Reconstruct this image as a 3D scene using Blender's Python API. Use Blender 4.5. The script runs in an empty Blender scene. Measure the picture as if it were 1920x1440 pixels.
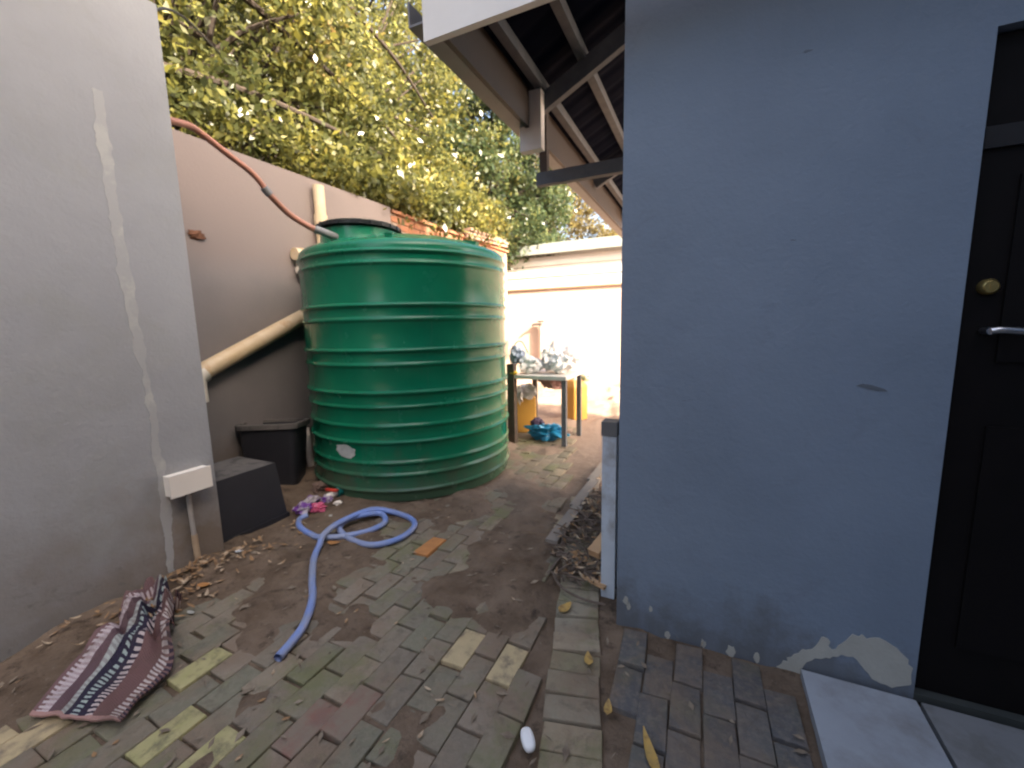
import bpy, bmesh, math, random
import numpy as np
from mathutils import Vector, Matrix, noise
random.seed(7); rng = np.random.default_rng(7)
SC = bpy.context.scene; COL = SC.collection
R = math.radians

# ------------------------------------------------------------------ camera, sky, sun, exposure
CAM_H = 1.32; F_PX = 780.0
nad = Vector((120.0, 5580.0, F_PX)).normalized()           # straight down, in camera axes (x right, y down, z forward)
up = -nad
fwd = Vector((0, 0, 1)); fy = (fwd - up * fwd.dot(up)).normalized(); rx = fy.cross(up)
M0 = Matrix((rx, fy, up))
MW = Matrix.Rotation(R(25), 3, 'Z') @ M0
cam = bpy.data.cameras.new('camera'); cam.sensor_width = 36; cam.lens = F_PX / 1920 * 36
cam.clip_start = 0.05; cam.clip_end = 500
cam.dof.use_dof = True; cam.dof.focus_distance = 0.35; cam.dof.aperture_fstop = 8.0      # phone camera that missed focus: slightly soft everywhere
camo = bpy.data.objects.new('camera', cam); COL.objects.link(camo); SC.camera = camo
rot = Matrix((MW.col[0], -MW.col[1], -MW.col[2])).transposed()
camo.matrix_world = Matrix.Translation((0, 0, CAM_H)) @ rot.to_4x4()

SUN_DIR = Vector((0.80, -0.30, 0.56)).normalized()          # towards the sun
W = bpy.data.worlds.new('World'); SC.world = W; W.use_nodes = True
nt = W.node_tree; nt.nodes.clear()
sky = nt.nodes.new('ShaderNodeTexSky'); sky.sky_type = 'NISHITA'; sky.sun_disc = False
sky.sun_elevation = math.asin(SUN_DIR.z); sky.sun_rotation = math.atan2(SUN_DIR.x, SUN_DIR.y)
sky.air_density = 1.0; sky.dust_density = 9.0; sky.ozone_density = 0.3
bg = nt.nodes.new('ShaderNodeBackground'); bg.inputs['Strength'].default_value = 0.15
wo = nt.nodes.new('ShaderNodeOutputWorld')
nt.links.new(sky.outputs[0], bg.inputs['Color']); nt.links.new(bg.outputs[0], wo.inputs['Surface'])
sl = bpy.data.lights.new('sun', 'SUN'); sl.energy = 5.0; sl.angle = R(0.5); sl.color = (1.0, 0.88, 0.70)
so = bpy.data.objects.new('sun', sl); COL.objects.link(so); so.location = (8, -2, 9)
so.rotation_euler = SUN_DIR.to_track_quat('Z', 'Y').to_euler()
vs = SC.view_settings; vs.view_transform = 'Standard'; vs.look = 'None'; vs.gamma = 1; vs.use_curve_mapping = False
vs.exposure = 2.4
SC.cycles.max_bounces = 8; SC.cycles.diffuse_bounces = 5; SC.cycles.transparent_max_bounces = 8
SC.cycles.caustics_reflective = False; SC.cycles.caustics_refractive = False

# ------------------------------------------------------------------ helpers
WLOC = {}
def tag(o, label=None, cat=None, group=None, kind=None):
    if label: o['label'] = label
    if cat: o['category'] = cat
    if group: o['group'] = group
    if kind: o['kind'] = kind
    return o
def empty(name, loc, label, cat, group=None):
    o = bpy.data.objects.new(name, None); COL.objects.link(o); o.location = loc
    o.empty_display_size = 0.1; WLOC[o] = Vector(loc)
    return tag(o, label, cat, group)
def attach(o, parent, wl):
    if parent is not None:
        o.parent = parent; o.location = Vector(wl) - WLOC[parent]
    else: o.location = wl
    WLOC[o] = Vector(wl)
def build(name, bm, mat, parent=None, base=None, bevel=0.0, seg=2, smooth=None, ang=35):
    if bevel > 0:
        es = [e for e in bm.edges if len(e.link_faces) == 2 and e.calc_face_angle(0) > R(ang)]
        bmesh.ops.bevel(bm, geom=es, offset=bevel, segments=seg, profile=0.6, affect='EDGES', clamp_overlap=True)
    bmesh.ops.recalc_face_normals(bm, faces=bm.faces)
    wl = Vector(base) if base is not None else (WLOC[parent] if parent is not None else Vector((0, 0, 0)))
    bmesh.ops.translate(bm, verts=bm.verts, vec=-wl)
    me = bpy.data.meshes.new(name); bm.to_mesh(me); bm.free()
    for m in (mat if isinstance(mat, (list, tuple)) else [mat]): me.materials.append(m)
    if smooth is None: smooth = bevel > 0
    if smooth:
        me.polygons.foreach_set('use_smooth', [True] * len(me.polygons))
        me.set_sharp_from_angle(angle=R(40))
    o = bpy.data.objects.new(name, me); COL.objects.link(o); attach(o, parent, wl)
    return o
def npmesh(name, V, Fc, mat, parent=None, base=(0, 0, 0), smooth=False):
    V = np.asarray(V, float) - np.array(base); k = Fc.shape[1]
    me = bpy.data.meshes.new(name); me.vertices.add(len(V)); me.vertices.foreach_set('co', V.ravel())
    me.loops.add(Fc.size); me.loops.foreach_set('vertex_index', Fc.ravel().astype(np.int32))
    me.polygons.add(len(Fc)); me.polygons.foreach_set('loop_start', np.arange(0, Fc.size, k, dtype=np.int32))
    if smooth: me.polygons.foreach_set('use_smooth', [True] * len(Fc))
    me.update(calc_edges=True); me.validate()
    for m in (mat if isinstance(mat, (list, tuple)) else [mat]): me.materials.append(m)
    o = bpy.data.objects.new(name, me); COL.objects.link(o); attach(o, parent, base)
    return o
def box(bm, x0, x1, y0, y1, z0, z1, M=None):
    vs = [bm.verts.new(Vector(p) if M is None else M @ Vector(p)) for p in
          ((x0,y0,z0),(x1,y0,z0),(x1,y1,z0),(x0,y1,z0),(x0,y0,z1),(x1,y0,z1),(x1,y1,z1),(x0,y1,z1))]
    for f in ((3,2,1,0),(4,5,6,7),(0,1,5,4),(1,2,6,5),(2,3,7,6),(3,0,4,7)): bm.faces.new([vs[i] for i in f])
    return vs
def beam(bm, p, q, w, h, upv=(0, 0, 1)):
    p, q = Vector(p), Vector(q); d = (q - p); L = d.length; y = d.normalized()
    x = y.cross(Vector(upv)).normalized(); z = x.cross(y)
    M = Matrix((x, y, z)).transposed().to_4x4(); M.translation = p
    box(bm, -w/2, w/2, 0, L, -h/2, h/2, M)
def smoothpath(pts, n=8):
    P = [Vector(p) for p in pts]; out = []
    for i in range(len(P) - 1):
        p0 = P[max(i-1, 0)]; p1 = P[i]; p2 = P[i+1]; p3 = P[min(i+2, len(P)-1)]
        for k in range(n):
            t = k / n
            out.append(0.5 * ((2*p1) + (p2-p0)*t + (2*p0-5*p1+4*p2-p3)*t*t + (3*p1-p0-3*p2+p3)*t**3))
    out.append(P[-1]); return out
def tube(bm, pts, r, n=10, cap=True, hollow=False, flat=1.0):
    P = [Vector(p) for p in pts]; rings = []
    rr = r if isinstance(r, (list, tuple)) else [r] * len(P)
    prev = None
    for i, p in enumerate(P):
        t = (P[min(i+1, len(P)-1)] - P[max(i-1, 0)]).normalized()
        if prev is None:
            a = Vector((0, 0, 1)) if abs(t.z) < 0.9 else Vector((1, 0, 0))
            u = (a - t * a.dot(t)).normalized()
        else: u = (prev - t * prev.dot(t)).normalized()
        prev = u; v = t.cross(u)
        rings.append([bm.verts.new(p + rr[i] * (math.cos(2*math.pi*k/n) * u * flat + math.sin(2*math.pi*k/n) * v)) for k in range(n)])
    for a, b in zip(rings, rings[1:]):
        for k in range(n): bm.faces.new((a[k], a[(k+1) % n], b[(k+1) % n], b[k]))
    if cap and not hollow: bm.faces.new(rings[0][::-1]); bm.faces.new(rings[-1])
    return rings
def lathe(bm, prof, c=(0, 0, 0), n=64, close=True, M=None):
    rings = []
    for r, z in prof:
        ring = []
        for k in range(n):
            p = Vector((r*math.cos(2*math.pi*k/n), r*math.sin(2*math.pi*k/n), z))
            ring.append(bm.verts.new((M @ p if M is not None else p) + Vector(c)))
        rings.append(ring)
    for a, b in zip(rings, rings[1:]):
        for k in range(n): bm.faces.new((a[k], a[(k+1) % n], b[(k+1) % n], b[k]))
    if close: bm.faces.new(rings[0][::-1]); bm.faces.new(rings[-1])
def fbm(p, s=1.0, o=4):
    return noise.fractal(Vector(p) * s, 1.0, 2.0, o)
def crumple(bm, c, size, seed, sub=3, amt=0.35, fs=2.2, floor=None, rz=0):
    r = bmesh.ops.create_icosphere(bm, subdivisions=sub, radius=1.0)
    off = Vector((seed * 3.7, seed * 1.3, seed * 7.1)); ca, sa = math.cos(rz), math.sin(rz)
    for v in r['verts']:
        p = v.co.copy()
        k = 1 + amt * noise.ridged_multi_fractal(p * fs * 0.5 + off, 1.0, 2.0, 3, 0.8, 1.5) * 0.5 - amt * 0.6 + amt * 0.6 * noise.noise(p * fs + off)
        q = Vector((p.x * size[0] * k, p.y * size[1] * k, p.z * size[2] * k))
        q = Vector((ca*q.x - sa*q.y, sa*q.x + ca*q.y, q.z))
        v.co = q + Vector(c)
        if floor is not None and v.co.z < floor: v.co.z = floor + 0.15 * (v.co.z - floor) * 0

# ------------------------------------------------------------------ materials
MATS = {}
def newmat(name):
    m = bpy.data.materials.new(name); m.use_nodes = True; t = m.node_tree
    return m, t, t.nodes['Principled BSDF'], lambda k: t.nodes.new('ShaderNode' + k)
def ramp_node(t, stops, interp='LINEAR'):
    r = t.nodes.new('ShaderNodeValToRGB'); r.color_ramp.interpolation = interp
    e = r.color_ramp.elements
    while len(e) > 1: e.remove(e[-1])
    for i, (p, c) in enumerate(stops):
        x = e[0] if i == 0 else e.new(p)
        x.position = p; x.color = (*c, 1) if len(c) == 3 else c
    return r
def mixc(t, a, b, fac, mode='MIX'):
    n = t.nodes.new('ShaderNodeMix'); n.data_type = 'RGBA'; n.blend_type = mode
    for s, v in ((n.inputs[6], a), (n.inputs[7], b), (n.inputs[0], fac)):
        if isinstance(v, bpy.types.NodeSocket): t.links.new(v, s)
        elif isinstance(v, (int, float)): s.default_value = v
        else: s.default_value = (*v, 1)
    return n.outputs[2]
def nz(t, vec, scale, detail=4, rough=0.55, dist=0.0):
    n = t.nodes.new('ShaderNodeTexNoise'); n.inputs['Scale'].default_value = scale
    n.inputs['Detail'].default_value = detail; n.inputs['Roughness'].default_value = rough; n.inputs['Distortion'].default_value = dist
    if vec is not None: t.links.new(vec, n.inputs['Vector'])
    return n.outputs['Fac']
def rng_node(t, v, a, b, c=0.0, d=1.0):
    n = t.nodes.new('ShaderNodeMapRange'); t.links.new(v, n.inputs[0])
    for i, x in enumerate((a, b, c, d)): n.inputs[i+1].default_value = x
    return n.outputs[0]
def mth(t, op, a, b=None):
    n = t.nodes.new('ShaderNodeMath'); n.operation = op
    for s, v in zip(n.inputs, (a, b)):
        if v is None: continue
        if isinstance(v, bpy.types.NodeSocket): t.links.new(v, s)
        else: s.default_value = v
    return n.outputs[0]
def bump(t, b, h, strength=0.3, dist=0.01):
    n = t.nodes.new('ShaderNodeBump'); n.inputs['Strength'].default_value = strength; n.inputs['Distance'].default_value = dist
    t.links.new(h, n.inputs['Height']); t.links.new(n.outputs[0], b.inputs['Normal'])
def mat(name, c1, c2=None, scale=6, rough=0.7, bs=0.15, bd=0.004, bscale=None, spec=0.5, metal=0, c3=None, s3=1.5, t3=(0.5, 0.62)):
    if name in MATS: return MATS[name]
    m, t, b, N = newmat(name)
    pos = N('NewGeometry').outputs['Position']
    n1 = nz(t, pos, scale)
    col = mixc(t, c1, c2 or tuple(x * 0.75 for x in c1), rng_node(t, n1, 0.3, 0.7))
    if c3: col = mixc(t, col, c3, rng_node(t, nz(t, pos, s3, 6, 0.65), t3[0], t3[1], 0, 0.85))
    t.links.new(col, b.inputs['Base Color'])
    b.inputs['Roughness'].default_value = rough; b.inputs['Metallic'].default_value = metal
    b.inputs['Specular IOR Level'].default_value = spec
    if bs: bump(t, b, nz(t, pos, bscale or scale * 5, 5), bs, bd)
    MATS[name] = m; return m

def m_left_wall():
    m, t, b, N = newmat('grey_plaster')
    pos = N('NewGeometry').outputs['Position']
    col = mixc(t, (0.345, 0.35, 0.358), (0.30, 0.305, 0.315), rng_node(t, nz(t, pos, 1.3, 5), 0.35, 0.65))
    col = mixc(t, col, (0.285, 0.29, 0.27), rng_node(t, nz(t, pos, 2.6, 6, 0.6, 0.6), 0.5, 0.75, 0, 0.7))
    # splash stain with a ragged upper edge, mostly by the corner
    sx = N('SeparateXYZ'); t.links.new(pos, sx.inputs[0])
    h = mth(t, 'ADD', sx.outputs[2], mth(t, 'MULTIPLY', nz(t, pos, 2.2, 6, 0.62), -1.1))
    st = rng_node(t, h, -0.38, 0.02, 1, 0)
    yy = rng_node(t, sx.outputs[1], 0.3, 1.25, 0.35, 1)
    col = mixc(t, col, (0.17, 0.125, 0.085), mth(t, 'MULTIPLY', mth(t, 'MULTIPLY', st, yy), 0.85))
    sc = nz(t, pos, 5.5, 6, 0.7, 1.2)
    zlo = rng_node(t, sx.outputs[2], 0.15, 0.7, 1, 0)
    col = mixc(t, col, (0.16, 0.15, 0.14), mth(t, 'MULTIPLY', rng_node(t, sc, 0.56, 0.68, 0, 0.75), zlo))
    t.links.new(col, b.inputs['Base Color']); b.inputs['Roughness'].default_value = 0.82; b.inputs['Specular IOR Level'].default_value = 0.3
    bump(t, b, mth(t, 'ADD', nz(t, pos, 55, 5), mth(t, 'MULTIPLY', nz(t, pos, 6, 4), 3.0)), 0.4, 0.005)
    return m
def m_back_wall():
    m, t, b, N = newmat('dull_plaster')
    pos = N('NewGeometry').outputs['Position']
    col = mixc(t, (0.195, 0.175, 0.172), (0.16, 0.148, 0.147), rng_node(t, nz(t, pos, 1.6, 5), 0.35, 0.65))
    sx = N('SeparateXYZ'); t.links.new(pos, sx.inputs[0])
    h = mth(t, 'ADD', sx.outputs[2], mth(t, 'MULTIPLY', nz(t, pos, 1.4, 4), 0.10))
    col = mixc(t, col, (0.20, 0.165, 0.155), rng_node(t, h, 1.78, 2.0, 0, 1))          # warmer light above the shade line, painted into the colour
    st = mth(t, 'ADD', sx.outputs[2], mth(t, 'MULTIPLY', nz(t, pos, 2.5, 6, 0.6), -0.9))
    col = mixc(t, col, (0.12, 0.09, 0.065), rng_node(t, st, -0.35, 0.0, 0.7, 0))
    t.links.new(col, b.inputs['Base Color']); b.inputs['Roughness'].default_value = 0.85; b.inputs['Specular IOR Level'].default_value = 0.25
    bump(t, b, nz(t, pos, 45, 5), 0.3, 0.004)
    return m
def m_blue_wall():
    m, t, b, N = newmat('slate_blue_paint')
    pos = N('NewGeometry').outputs['Position']
    col = mixc(t, (0.200, 0.247, 0.312), (0.174, 0.216, 0.274), rng_node(t, nz(t, pos, 1.8, 5), 0.35, 0.65))
    col = mixc(t, col, (0.150, 0.175, 0.220), rng_node(t, nz(t, pos, 4.5, 6, 0.65, 0.8), 0.6, 0.78, 0, 0.7))
    sc = N('TexNoise'); mp = N('Mapping'); mp.inputs['Scale'].default_value = (9, 9, 46); t.links.new(pos, mp.inputs[0])
    t.links.new(mp.outputs[0], sc.inputs['Vector']); sc.inputs['Scale'].default_value = 1.0; sc.inputs['Detail'].default_value = 3
    col = mixc(t, col, (0.07, 0.075, 0.09), rng_node(t, sc.outputs['Fac'], 0.765, 0.80, 0, 0.6))
    sx = N('SeparateXYZ'); t.links.new(pos, sx.inputs[0])
    sp = mth(t, 'ADD', sx.outputs[2], mth(t, 'MULTIPLY', nz(t, pos, 5.0, 6, 0.68), -0.55))
    col = mixc(t, col, (0.10, 0.095, 0.09), rng_node(t, sp, -0.22, -0.06, 0.65, 0))
    mp2 = N('Mapping'); mp2.inputs['Scale'].default_value = (5, 5, .7); t.links.new(pos, mp2.inputs[0])
    col = mixc(t, col, (0.195, 0.238, 0.31), rng_node(t, nz(t, mp2.outputs[0], 1.6, 5, .6), 0.52, 0.75, 0, 0.55))
    t.links.new(col, b.inputs['Base Color']); b.inputs['Roughness'].default_value = 0.55; b.inputs['Specular IOR Level'].default_value = 0.35
    bump(t, b, mth(t, 'ADD', nz(t, pos, 70, 4), mth(t, 'MULTIPLY', nz(t, pos, 6, 4), 3.5)), 0.35, 0.004)
    return m
def m_paver(name, stops, moss=0.7):
    m, t, b, N = newmat(name)
    g = N('NewGeometry'); pos = g.outputs['Position']
    oi = N('ObjectInfo')
    rnd = mth(t, 'FRACT', mth(t, 'ADD', oi.outputs['Random'], g.outputs['Random Per Island']))
    r = ramp_node(t, stops); t.links.new(rnd, r.inputs[0])
    col = mixc(t, r.outputs[0], (0.31, 0.26, 0.20), rng_node(t, nz(t, pos, 38, 5, 0.65), 0.45, 0.75, 0, 0.45))
    col = mixc(t, col, (0.22, 0.16, 0.112), rng_node(t, nz(t, pos, 2.3, 6, 0.66, 0.6), 0.44, 0.62, 0, 0.85))
    col = mixc(t, col, (0.105, 0.088, 0.070), rng_node(t, nz(t, pos, 14, 6, 0.72, 0.5), 0.52, 0.72, 0, 0.7))
    col = mixc(t, col, (0.165, 0.170, 0.075), rng_node(t, nz(t, pos, 3.4, 6, 0.68, .3), 0.50, 0.66, 0, moss))
    t.links.new(col, b.inputs['Base Color']); b.inputs['Roughness'].default_value = 0.88; b.inputs['Specular IOR Level'].default_value = 0.25
    bump(t, b, mth(t, 'ADD', nz(t, pos, 160, 4, 0.7), mth(t, 'MULTIPLY', nz(t, pos, 24, 4), 2.2)), 0.6, 0.006)
    return m
def m_soil():
    m, t, b, N = newmat('soil')
    pos = N('NewGeometry').outputs['Position']
    col = mixc(t, (0.115, 0.080, 0.054), (0.20, 0.146, 0.104), rng_node(t, nz(t, pos, 5, 6, 0.65), 0.35, 0.65))
    col = mixc(t, col, (0.045, 0.034, 0.026), rng_node(t, nz(t, pos, 13, 6, 0.7), 0.55, 0.7, 0, 0.8))
    col = mixc(t, col, (0.21, 0.17, 0.135), rng_node(t, nz(t, pos, 48, 4, 0.7), 0.62, 0.72, 0, 0.6))
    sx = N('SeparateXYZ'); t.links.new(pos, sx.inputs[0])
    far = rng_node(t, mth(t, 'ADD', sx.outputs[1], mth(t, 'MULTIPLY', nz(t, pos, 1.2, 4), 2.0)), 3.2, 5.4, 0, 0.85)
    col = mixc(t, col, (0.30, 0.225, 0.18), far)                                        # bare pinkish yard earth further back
    t.links.new(col, b.inputs['Base Color']); b.inputs['Roughness'].default_value = 0.95; b.inputs['Specular IOR Level'].default_value = 0.15
    bump(t, b, mth(t, 'ADD', nz(t, pos, 90, 5, 0.7), mth(t, 'MULTIPLY', nz(t, pos, 18, 5), 2.5)), 0.8, 0.008)
    return m
def m_leaf(name, c_dark, c_mid, c_light):
    m, t, b, N = newmat(name)
    g = N('NewGeometry')
    r = ramp_node(t, [(0, c_dark), (0.5, c_mid), (0.85, c_light), (1.0, (0.20, 0.13, 0.04))])
    v = mth(t, 'ADD', mth(t, 'MULTIPLY', g.outputs['Random Per Island'], 0.60), mth(t, 'MULTIPLY', rng_node(t, nz(t, g.outputs['Position'], 1.3, 3), .32, .68), 0.42))
    t.links.new(v, r.inputs[0])
    t.links.new(r.outputs[0], b.inputs['Base Color']); b.inputs['Roughness'].default_value = 0.30
    tr = N('BsdfTranslucent'); hs = N('HueSaturation'); hs.inputs['Value'].default_value = 2.0; hs.inputs['Saturation'].default_value = 0.88
    t.links.new(r.outputs[0], hs.inputs['Color']); t.links.new(hs.outputs[0], tr.inputs['Color'])
    mx = N('MixShader'); mx.inputs[0].default_value = 0.5
    t.links.new(b.outputs[0], mx.inputs[1]); t.links.new(tr.outputs[0], mx.inputs[2])
    t.links.new(mx.outputs[0], t.nodes['Material Output'].inputs['Surface'])
    return m
def m_tank():
    m, t, b, N = newmat('green_plastic')
    pos = N('NewGeometry').outputs['Position']
    col = mixc(t, (0.004, 0.165, 0.082), (0.003, 0.135, 0.067), rng_node(t, nz(t, pos, 2.2, 5), 0.35, 0.65))
    sx = N('SeparateXYZ'); t.links.new(pos, sx.inputs[0])
    h = mth(t, 'ADD', sx.outputs[2], mth(t, 'MULTIPLY', nz(t, pos, 6, 6, 0.65), -0.7))
    col = mixc(t, col, (0.085, 0.075, 0.055), rng_node(t, h, -0.25, 0.02, 0.6, 0))       # splashed mud
    mp = N('Mapping'); mp.inputs['Scale'].default_value = (14, 14, 1.1); t.links.new(pos, mp.inputs[0])
    stv = nz(t, mp.outputs[0], 1.0, 5, 0.6)
    col = mixc(t, col, (0.075, 0.14, 0.105), rng_node(t, stv, 0.60, 0.76, 0, 0.30))       # dusty run marks
    t.links.new(col, b.inputs['Base Color'])
    t.links.new(rng_node(t, nz(t, pos, 5, 5, 0.6), 0.3, 0.7, 0.17, 0.30), b.inputs['Roughness'])
    b.inputs['Specular IOR Level'].default_value = 0.42
    bump(t, b, mth(t, 'ADD', nz(t, pos, 3.0, 3), mth(t, 'MULTIPLY', nz(t, pos, 110, 3), 0.03)), 0.25, 0.012)
    return m
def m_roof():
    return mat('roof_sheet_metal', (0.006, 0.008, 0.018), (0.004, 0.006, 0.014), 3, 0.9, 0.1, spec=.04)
def m_rug():
    m, t, b, N = newmat('woven_rug')
    uv = N('UVMap'); sx = N('SeparateXYZ'); t.links.new(uv.outputs[0], sx.inputs[0])
    u, v = sx.outputs[0], sx.outputs[1]
    base = ramp_node(t, [(0, (.20,.12,.12)), (.10,(.42,.33,.34)), (.18,(.13,.08,.09)), (.30,(.30,.29,.28)), (.37,(.035,.03,.05)), (.60,(.045,.035,.05)), (.66,(.16,.09,.085)), (.88,(.20,.12,.11))], 'CONSTANT')
    dash = ramp_node(t, [(0,(.20,.12,.12)), (.05,(.55,.47,.47)), (.18,(.13,.08,.09)), (.30,(.40,.42,.39)), (.37,(.035,.03,.05)), (.44,(.36,.42,.39)), (.52,(.04,.03,.05)), (.58,(.50,.42,.40)), (.66,(.16,.09,.085)), (.84,(.52,.45,.42)), (.94,(.05,.035,.05))], 'CONSTANT')
    t.links.new(u, base.inputs[0]); t.links.new(u, dash.inputs[0])
    sq = mth(t, 'GREATER_THAN', mth(t, 'SINE', mth(t, 'MULTIPLY', v, 210.0)), -0.1)
    col = mixc(t, base.outputs[0], dash.outputs[0], sq)
    hem = mth(t, 'LESS_THAN', v, 0.035)
    col = mixc(t, col, (.42, .25, .22), hem)
    col = mixc(t, col, (.10, .07, .055), rng_node(t, nz(t, N('NewGeometry').outputs['Position'], 9, 5, .65), .5, .72, 0, .6))
    t.links.new(col, b.inputs['Base Color']); b.inputs['Roughness'].default_value = 0.95; b.inputs['Specular IOR Level'].default_value = 0.1
    wv = mth(t, 'MULTIPLY', mth(t, 'SINE', mth(t, 'MULTIPLY', v, 420.0)), mth(t, 'SINE', mth(t, 'MULTIPLY', u, 160.0)))
    bump(t, b, wv, 0.5, 0.003)
    return m
def m_hose():
    m, t, b, N = newmat('blue_hose_plastic')
    pos = N('NewGeometry').outputs['Position']
    col = mixc(t, (0.19, 0.28, 0.60), (0.27, 0.31, 0.44), rng_node(t, nz(t, pos, 4.5, 4), 0.42, 0.62))
    t.links.new(col, b.inputs['Base Color']); b.inputs['Roughness'].default_value = 0.33
    return m
LEFTW, BACKW, BLUEW, SOIL, TANK, RUG, HOSE, ROOF = m_left_wall(), m_back_wall(), m_blue_wall(), m_soil(), m_tank(), m_rug(), m_hose(), m_roof()
PAVER = m_paver('paver_concrete', [(0, (.165,.143,.112)), (.25, (.225,.190,.145)), (.45, (.18,.170,.122)), (.65, (.265,.215,.165)), (.8, (.195,.186,.132)), (.92, (.245,.20,.15)), (1, (.40,.33,.21))])
PAVER_T = m_paver('paver_tan', [(0, (.25,.215,.15)), (.4, (.30,.265,.20)), (.7, (.36,.29,.20)), (1, (.24,.215,.13))], 0.7)
PAVER_D = m_paver('paver_slate', [(0, (.095,.091,.092)), (.5, (.115,.11,.11)), (1, (.14,.13,.122))], 0.25)
BR_MOSS = mat('mossy_brick', (.36,.335,.15), (.42,.365,.19), 20, .9, .5, .005, 90, .2, c3=(.15,.135,.09), s3=13, t3=(.48,.66))
BR_CREAM = mat('cream_brick', (.50,.39,.23), (.42,.34,.20), 20, .9, .5, .005, 90, .2, c3=(.18,.15,.11), s3=13, t3=(.5,.68))
BR_RED = mat('reddish_brick', (.24,.125,.095), (.20,.13,.105), 18, .9, .5, .005, 90, .2, c3=(.22,.18,.135), s3=11, t3=(.36,.56))
BR_ORANGE = mat('orange_brick', (.52,.235,.085), (.42,.19,.075), 20, .9, .5, .005, 90, .2)
WHITE = mat('white_paint', (.84,.78,.70), (.78,.72,.64), 5, .5, .08)
CREAMP = mat('cream_pvc', (.52,.39,.235), (.60,.48,.33), 9, .45, .08, c3=(.45,.26,.12), s3=6, t3=(.58,.72))
TIMBER = mat('weathered_timber', (.135,.138,.150), (.10,.103,.115), 14, .8, .4, .004)
TIMBER_D = mat('dark_timber', (.085,.060,.045), (.06,.042,.034), 14, .75, .4, .004)
PALE_T = mat('pale_timber', (.85,.76,.68), (.78,.69,.62), 10, .8, .3, .003)
BROWN_B = mat('brown_painted_board', (.040,.021,.012), (.032,.018,.011), 8, .6, .2)
GUTTER = mat('gutter_grey', (.20,.185,.175), (.17,.155,.15), 8, .55, .1)
GUTTER_F = mat('gutter_greygreen', (.30,.32,.30), (.26,.28,.26), 8, .55, .1)
DOOR = mat('dark_door_paint', (.0055,.0045,.0045), (.007,.0055,.0055), 8, .55, .1, spec=.14)
BRASS = mat('brass', (.58,.42,.15), (.5,.36,.13), 20, .35, .0, metal=.9)
STEEL = mat('chrome_steel', (.62,.62,.64), (.55,.55,.57), 20, .28, .0, metal=1.0)
SLAB = mat('concrete_slab', (.36,.38,.41), (.31,.325,.35), 5, .8, .35, .003, 70, .3, c3=(.20,.19,.175), s3=4, t3=(.47,.72))
SLAB2 = mat('concrete_slab_worn', (.235,.235,.235), (.20,.20,.20), 6, .85, .35, .003, 70, .3, c3=(.16,.155,.145), s3=4)
FILLER = mat('filler_plaster', (.43,.425,.40), (.37,.37,.355), 7, .9, .4, .004, c3=(.345,.345,.345), s3=5, t3=(.42,.5))
FLAKE = mat('bare_plaster', (.42,.41,.36), (.36,.35,.31), 14, .9, .4, .004)
BLACKP = mat('black_plastic', (.017,.017,.022), (.024,.024,.03), 5, .5, .15, c3=(.05,.046,.042), s3=5, t3=(.6,.8))
DUSTY_LIT = mat('dusty_lit_black_plastic', (.15,.135,.125), (.10,.092,.088), 8, .85, .3, c3=(.04,.038,.038), s3=7)  # real dust on the low tub, painted light on the tall rim
LIDB = mat('black_lid', (.012,.014,.016), (.016,.018,.02), 5, .4, .05)
PIPE_P = mat('salmon_pipe', (.42,.185,.12), (.34,.15,.10), 8, .5, .1)
GREYC = mat('grey_coupling', (.19,.19,.19), (.14,.14,.14), 8, .5, .1)
RED = mat('red_plastic', (.62,.06,.035), None, 8, .4, .0)
TEAL = mat('teal_plastic', (.01,.16,.15), None, 8, .4, .0)
BRICKW = mat('terracotta_brick', (.30,.125,.062), (.23,.10,.055), 9, .85, .4, .004, c3=(.22,.10,.06), s3=4)
MORTAR = mat('mortar', (.30,.22,.17), (.25,.19,.15), 14, .95, .4)
PINKW = mat('pink_plaster', (.56,.42,.35), (.52,.385,.32), 2, .85, .2)
FARW = mat('cream_painted_board', (.70,.66,.62), (.64,.60,.56), 3, .6, .1)
BAGW = mat('white_bag_plastic', (.80,.79,.78), (.70,.69,.69), 6, .35, .25, .01, 14)
BAGB = mat('blue_bag_plastic', (.02,.22,.40), (.015,.16,.32), 8, .35, .3, .01, 18)
BAGG = mat('bluegrey_bag_plastic', (.30,.36,.46), (.24,.28,.36), 8, .35, .3, .01, 18)
AMBER = mat('amber_plastic', (.62,.34,.08), (.55,.29,.06), 5, .35, .0)
PINK = mat('pink_wrapper', (.66,.13,.22), (.55,.09,.2), 9, .35, .2)
PURPLE = mat('purple_wrapper', (.13,.035,.24), (.20,.06,.30), 14, .35, .2, c3=(.50,.46,.46), s3=16, t3=(.5,.54))
PALEW = mat('pale_wrapper', (.55,.50,.46), (.40,.33,.36), 18, .4, .2, c3=(.16,.06,.24), s3=20, t3=(.52,.56))
SOAPM = mat('white_soap', (.86,.86,.85), (.82,.82,.82), 6, .45, .05)
LEAF_Y = mat('yellow_leaf', (.50,.31,.07), (.38,.25,.09), 30, .75, .2, c3=(.22,.13,.05), s3=28)
LEAF_O = mat('orange_leaf', (.42,.19,.055), (.36,.17,.06), 20, .7, .1)
LEAF_B = mat('brown_leaf', (.24,.135,.065), (.34,.20,.09), 14, .8, .1, c3=(.50,.40,.28), s3=11, t3=(.5,.6))
TWIG = mat('dry_twig', (.10,.072,.055), (.19,.145,.115), 22, .9, .3)
OFFCUT = mat('fresh_cut_wood', (.58,.36,.19), (.50,.31,.17), 18, .8, .2)
BARK = mat('bark', (.040,.026,.018), (.026,.018,.013), 12, .9, .6, .01)
PALEBLUE = mat('pale_blue_paint', (.60,.66,.72), (.52,.57,.63), 8, .6, .15, c3=(.33,.32,.31), s3=7, t3=(.52,.7))
KERBM = mat('kerb_concrete', (.27,.235,.20), (.22,.19,.165), 14, .9, .4, .004)
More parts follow.
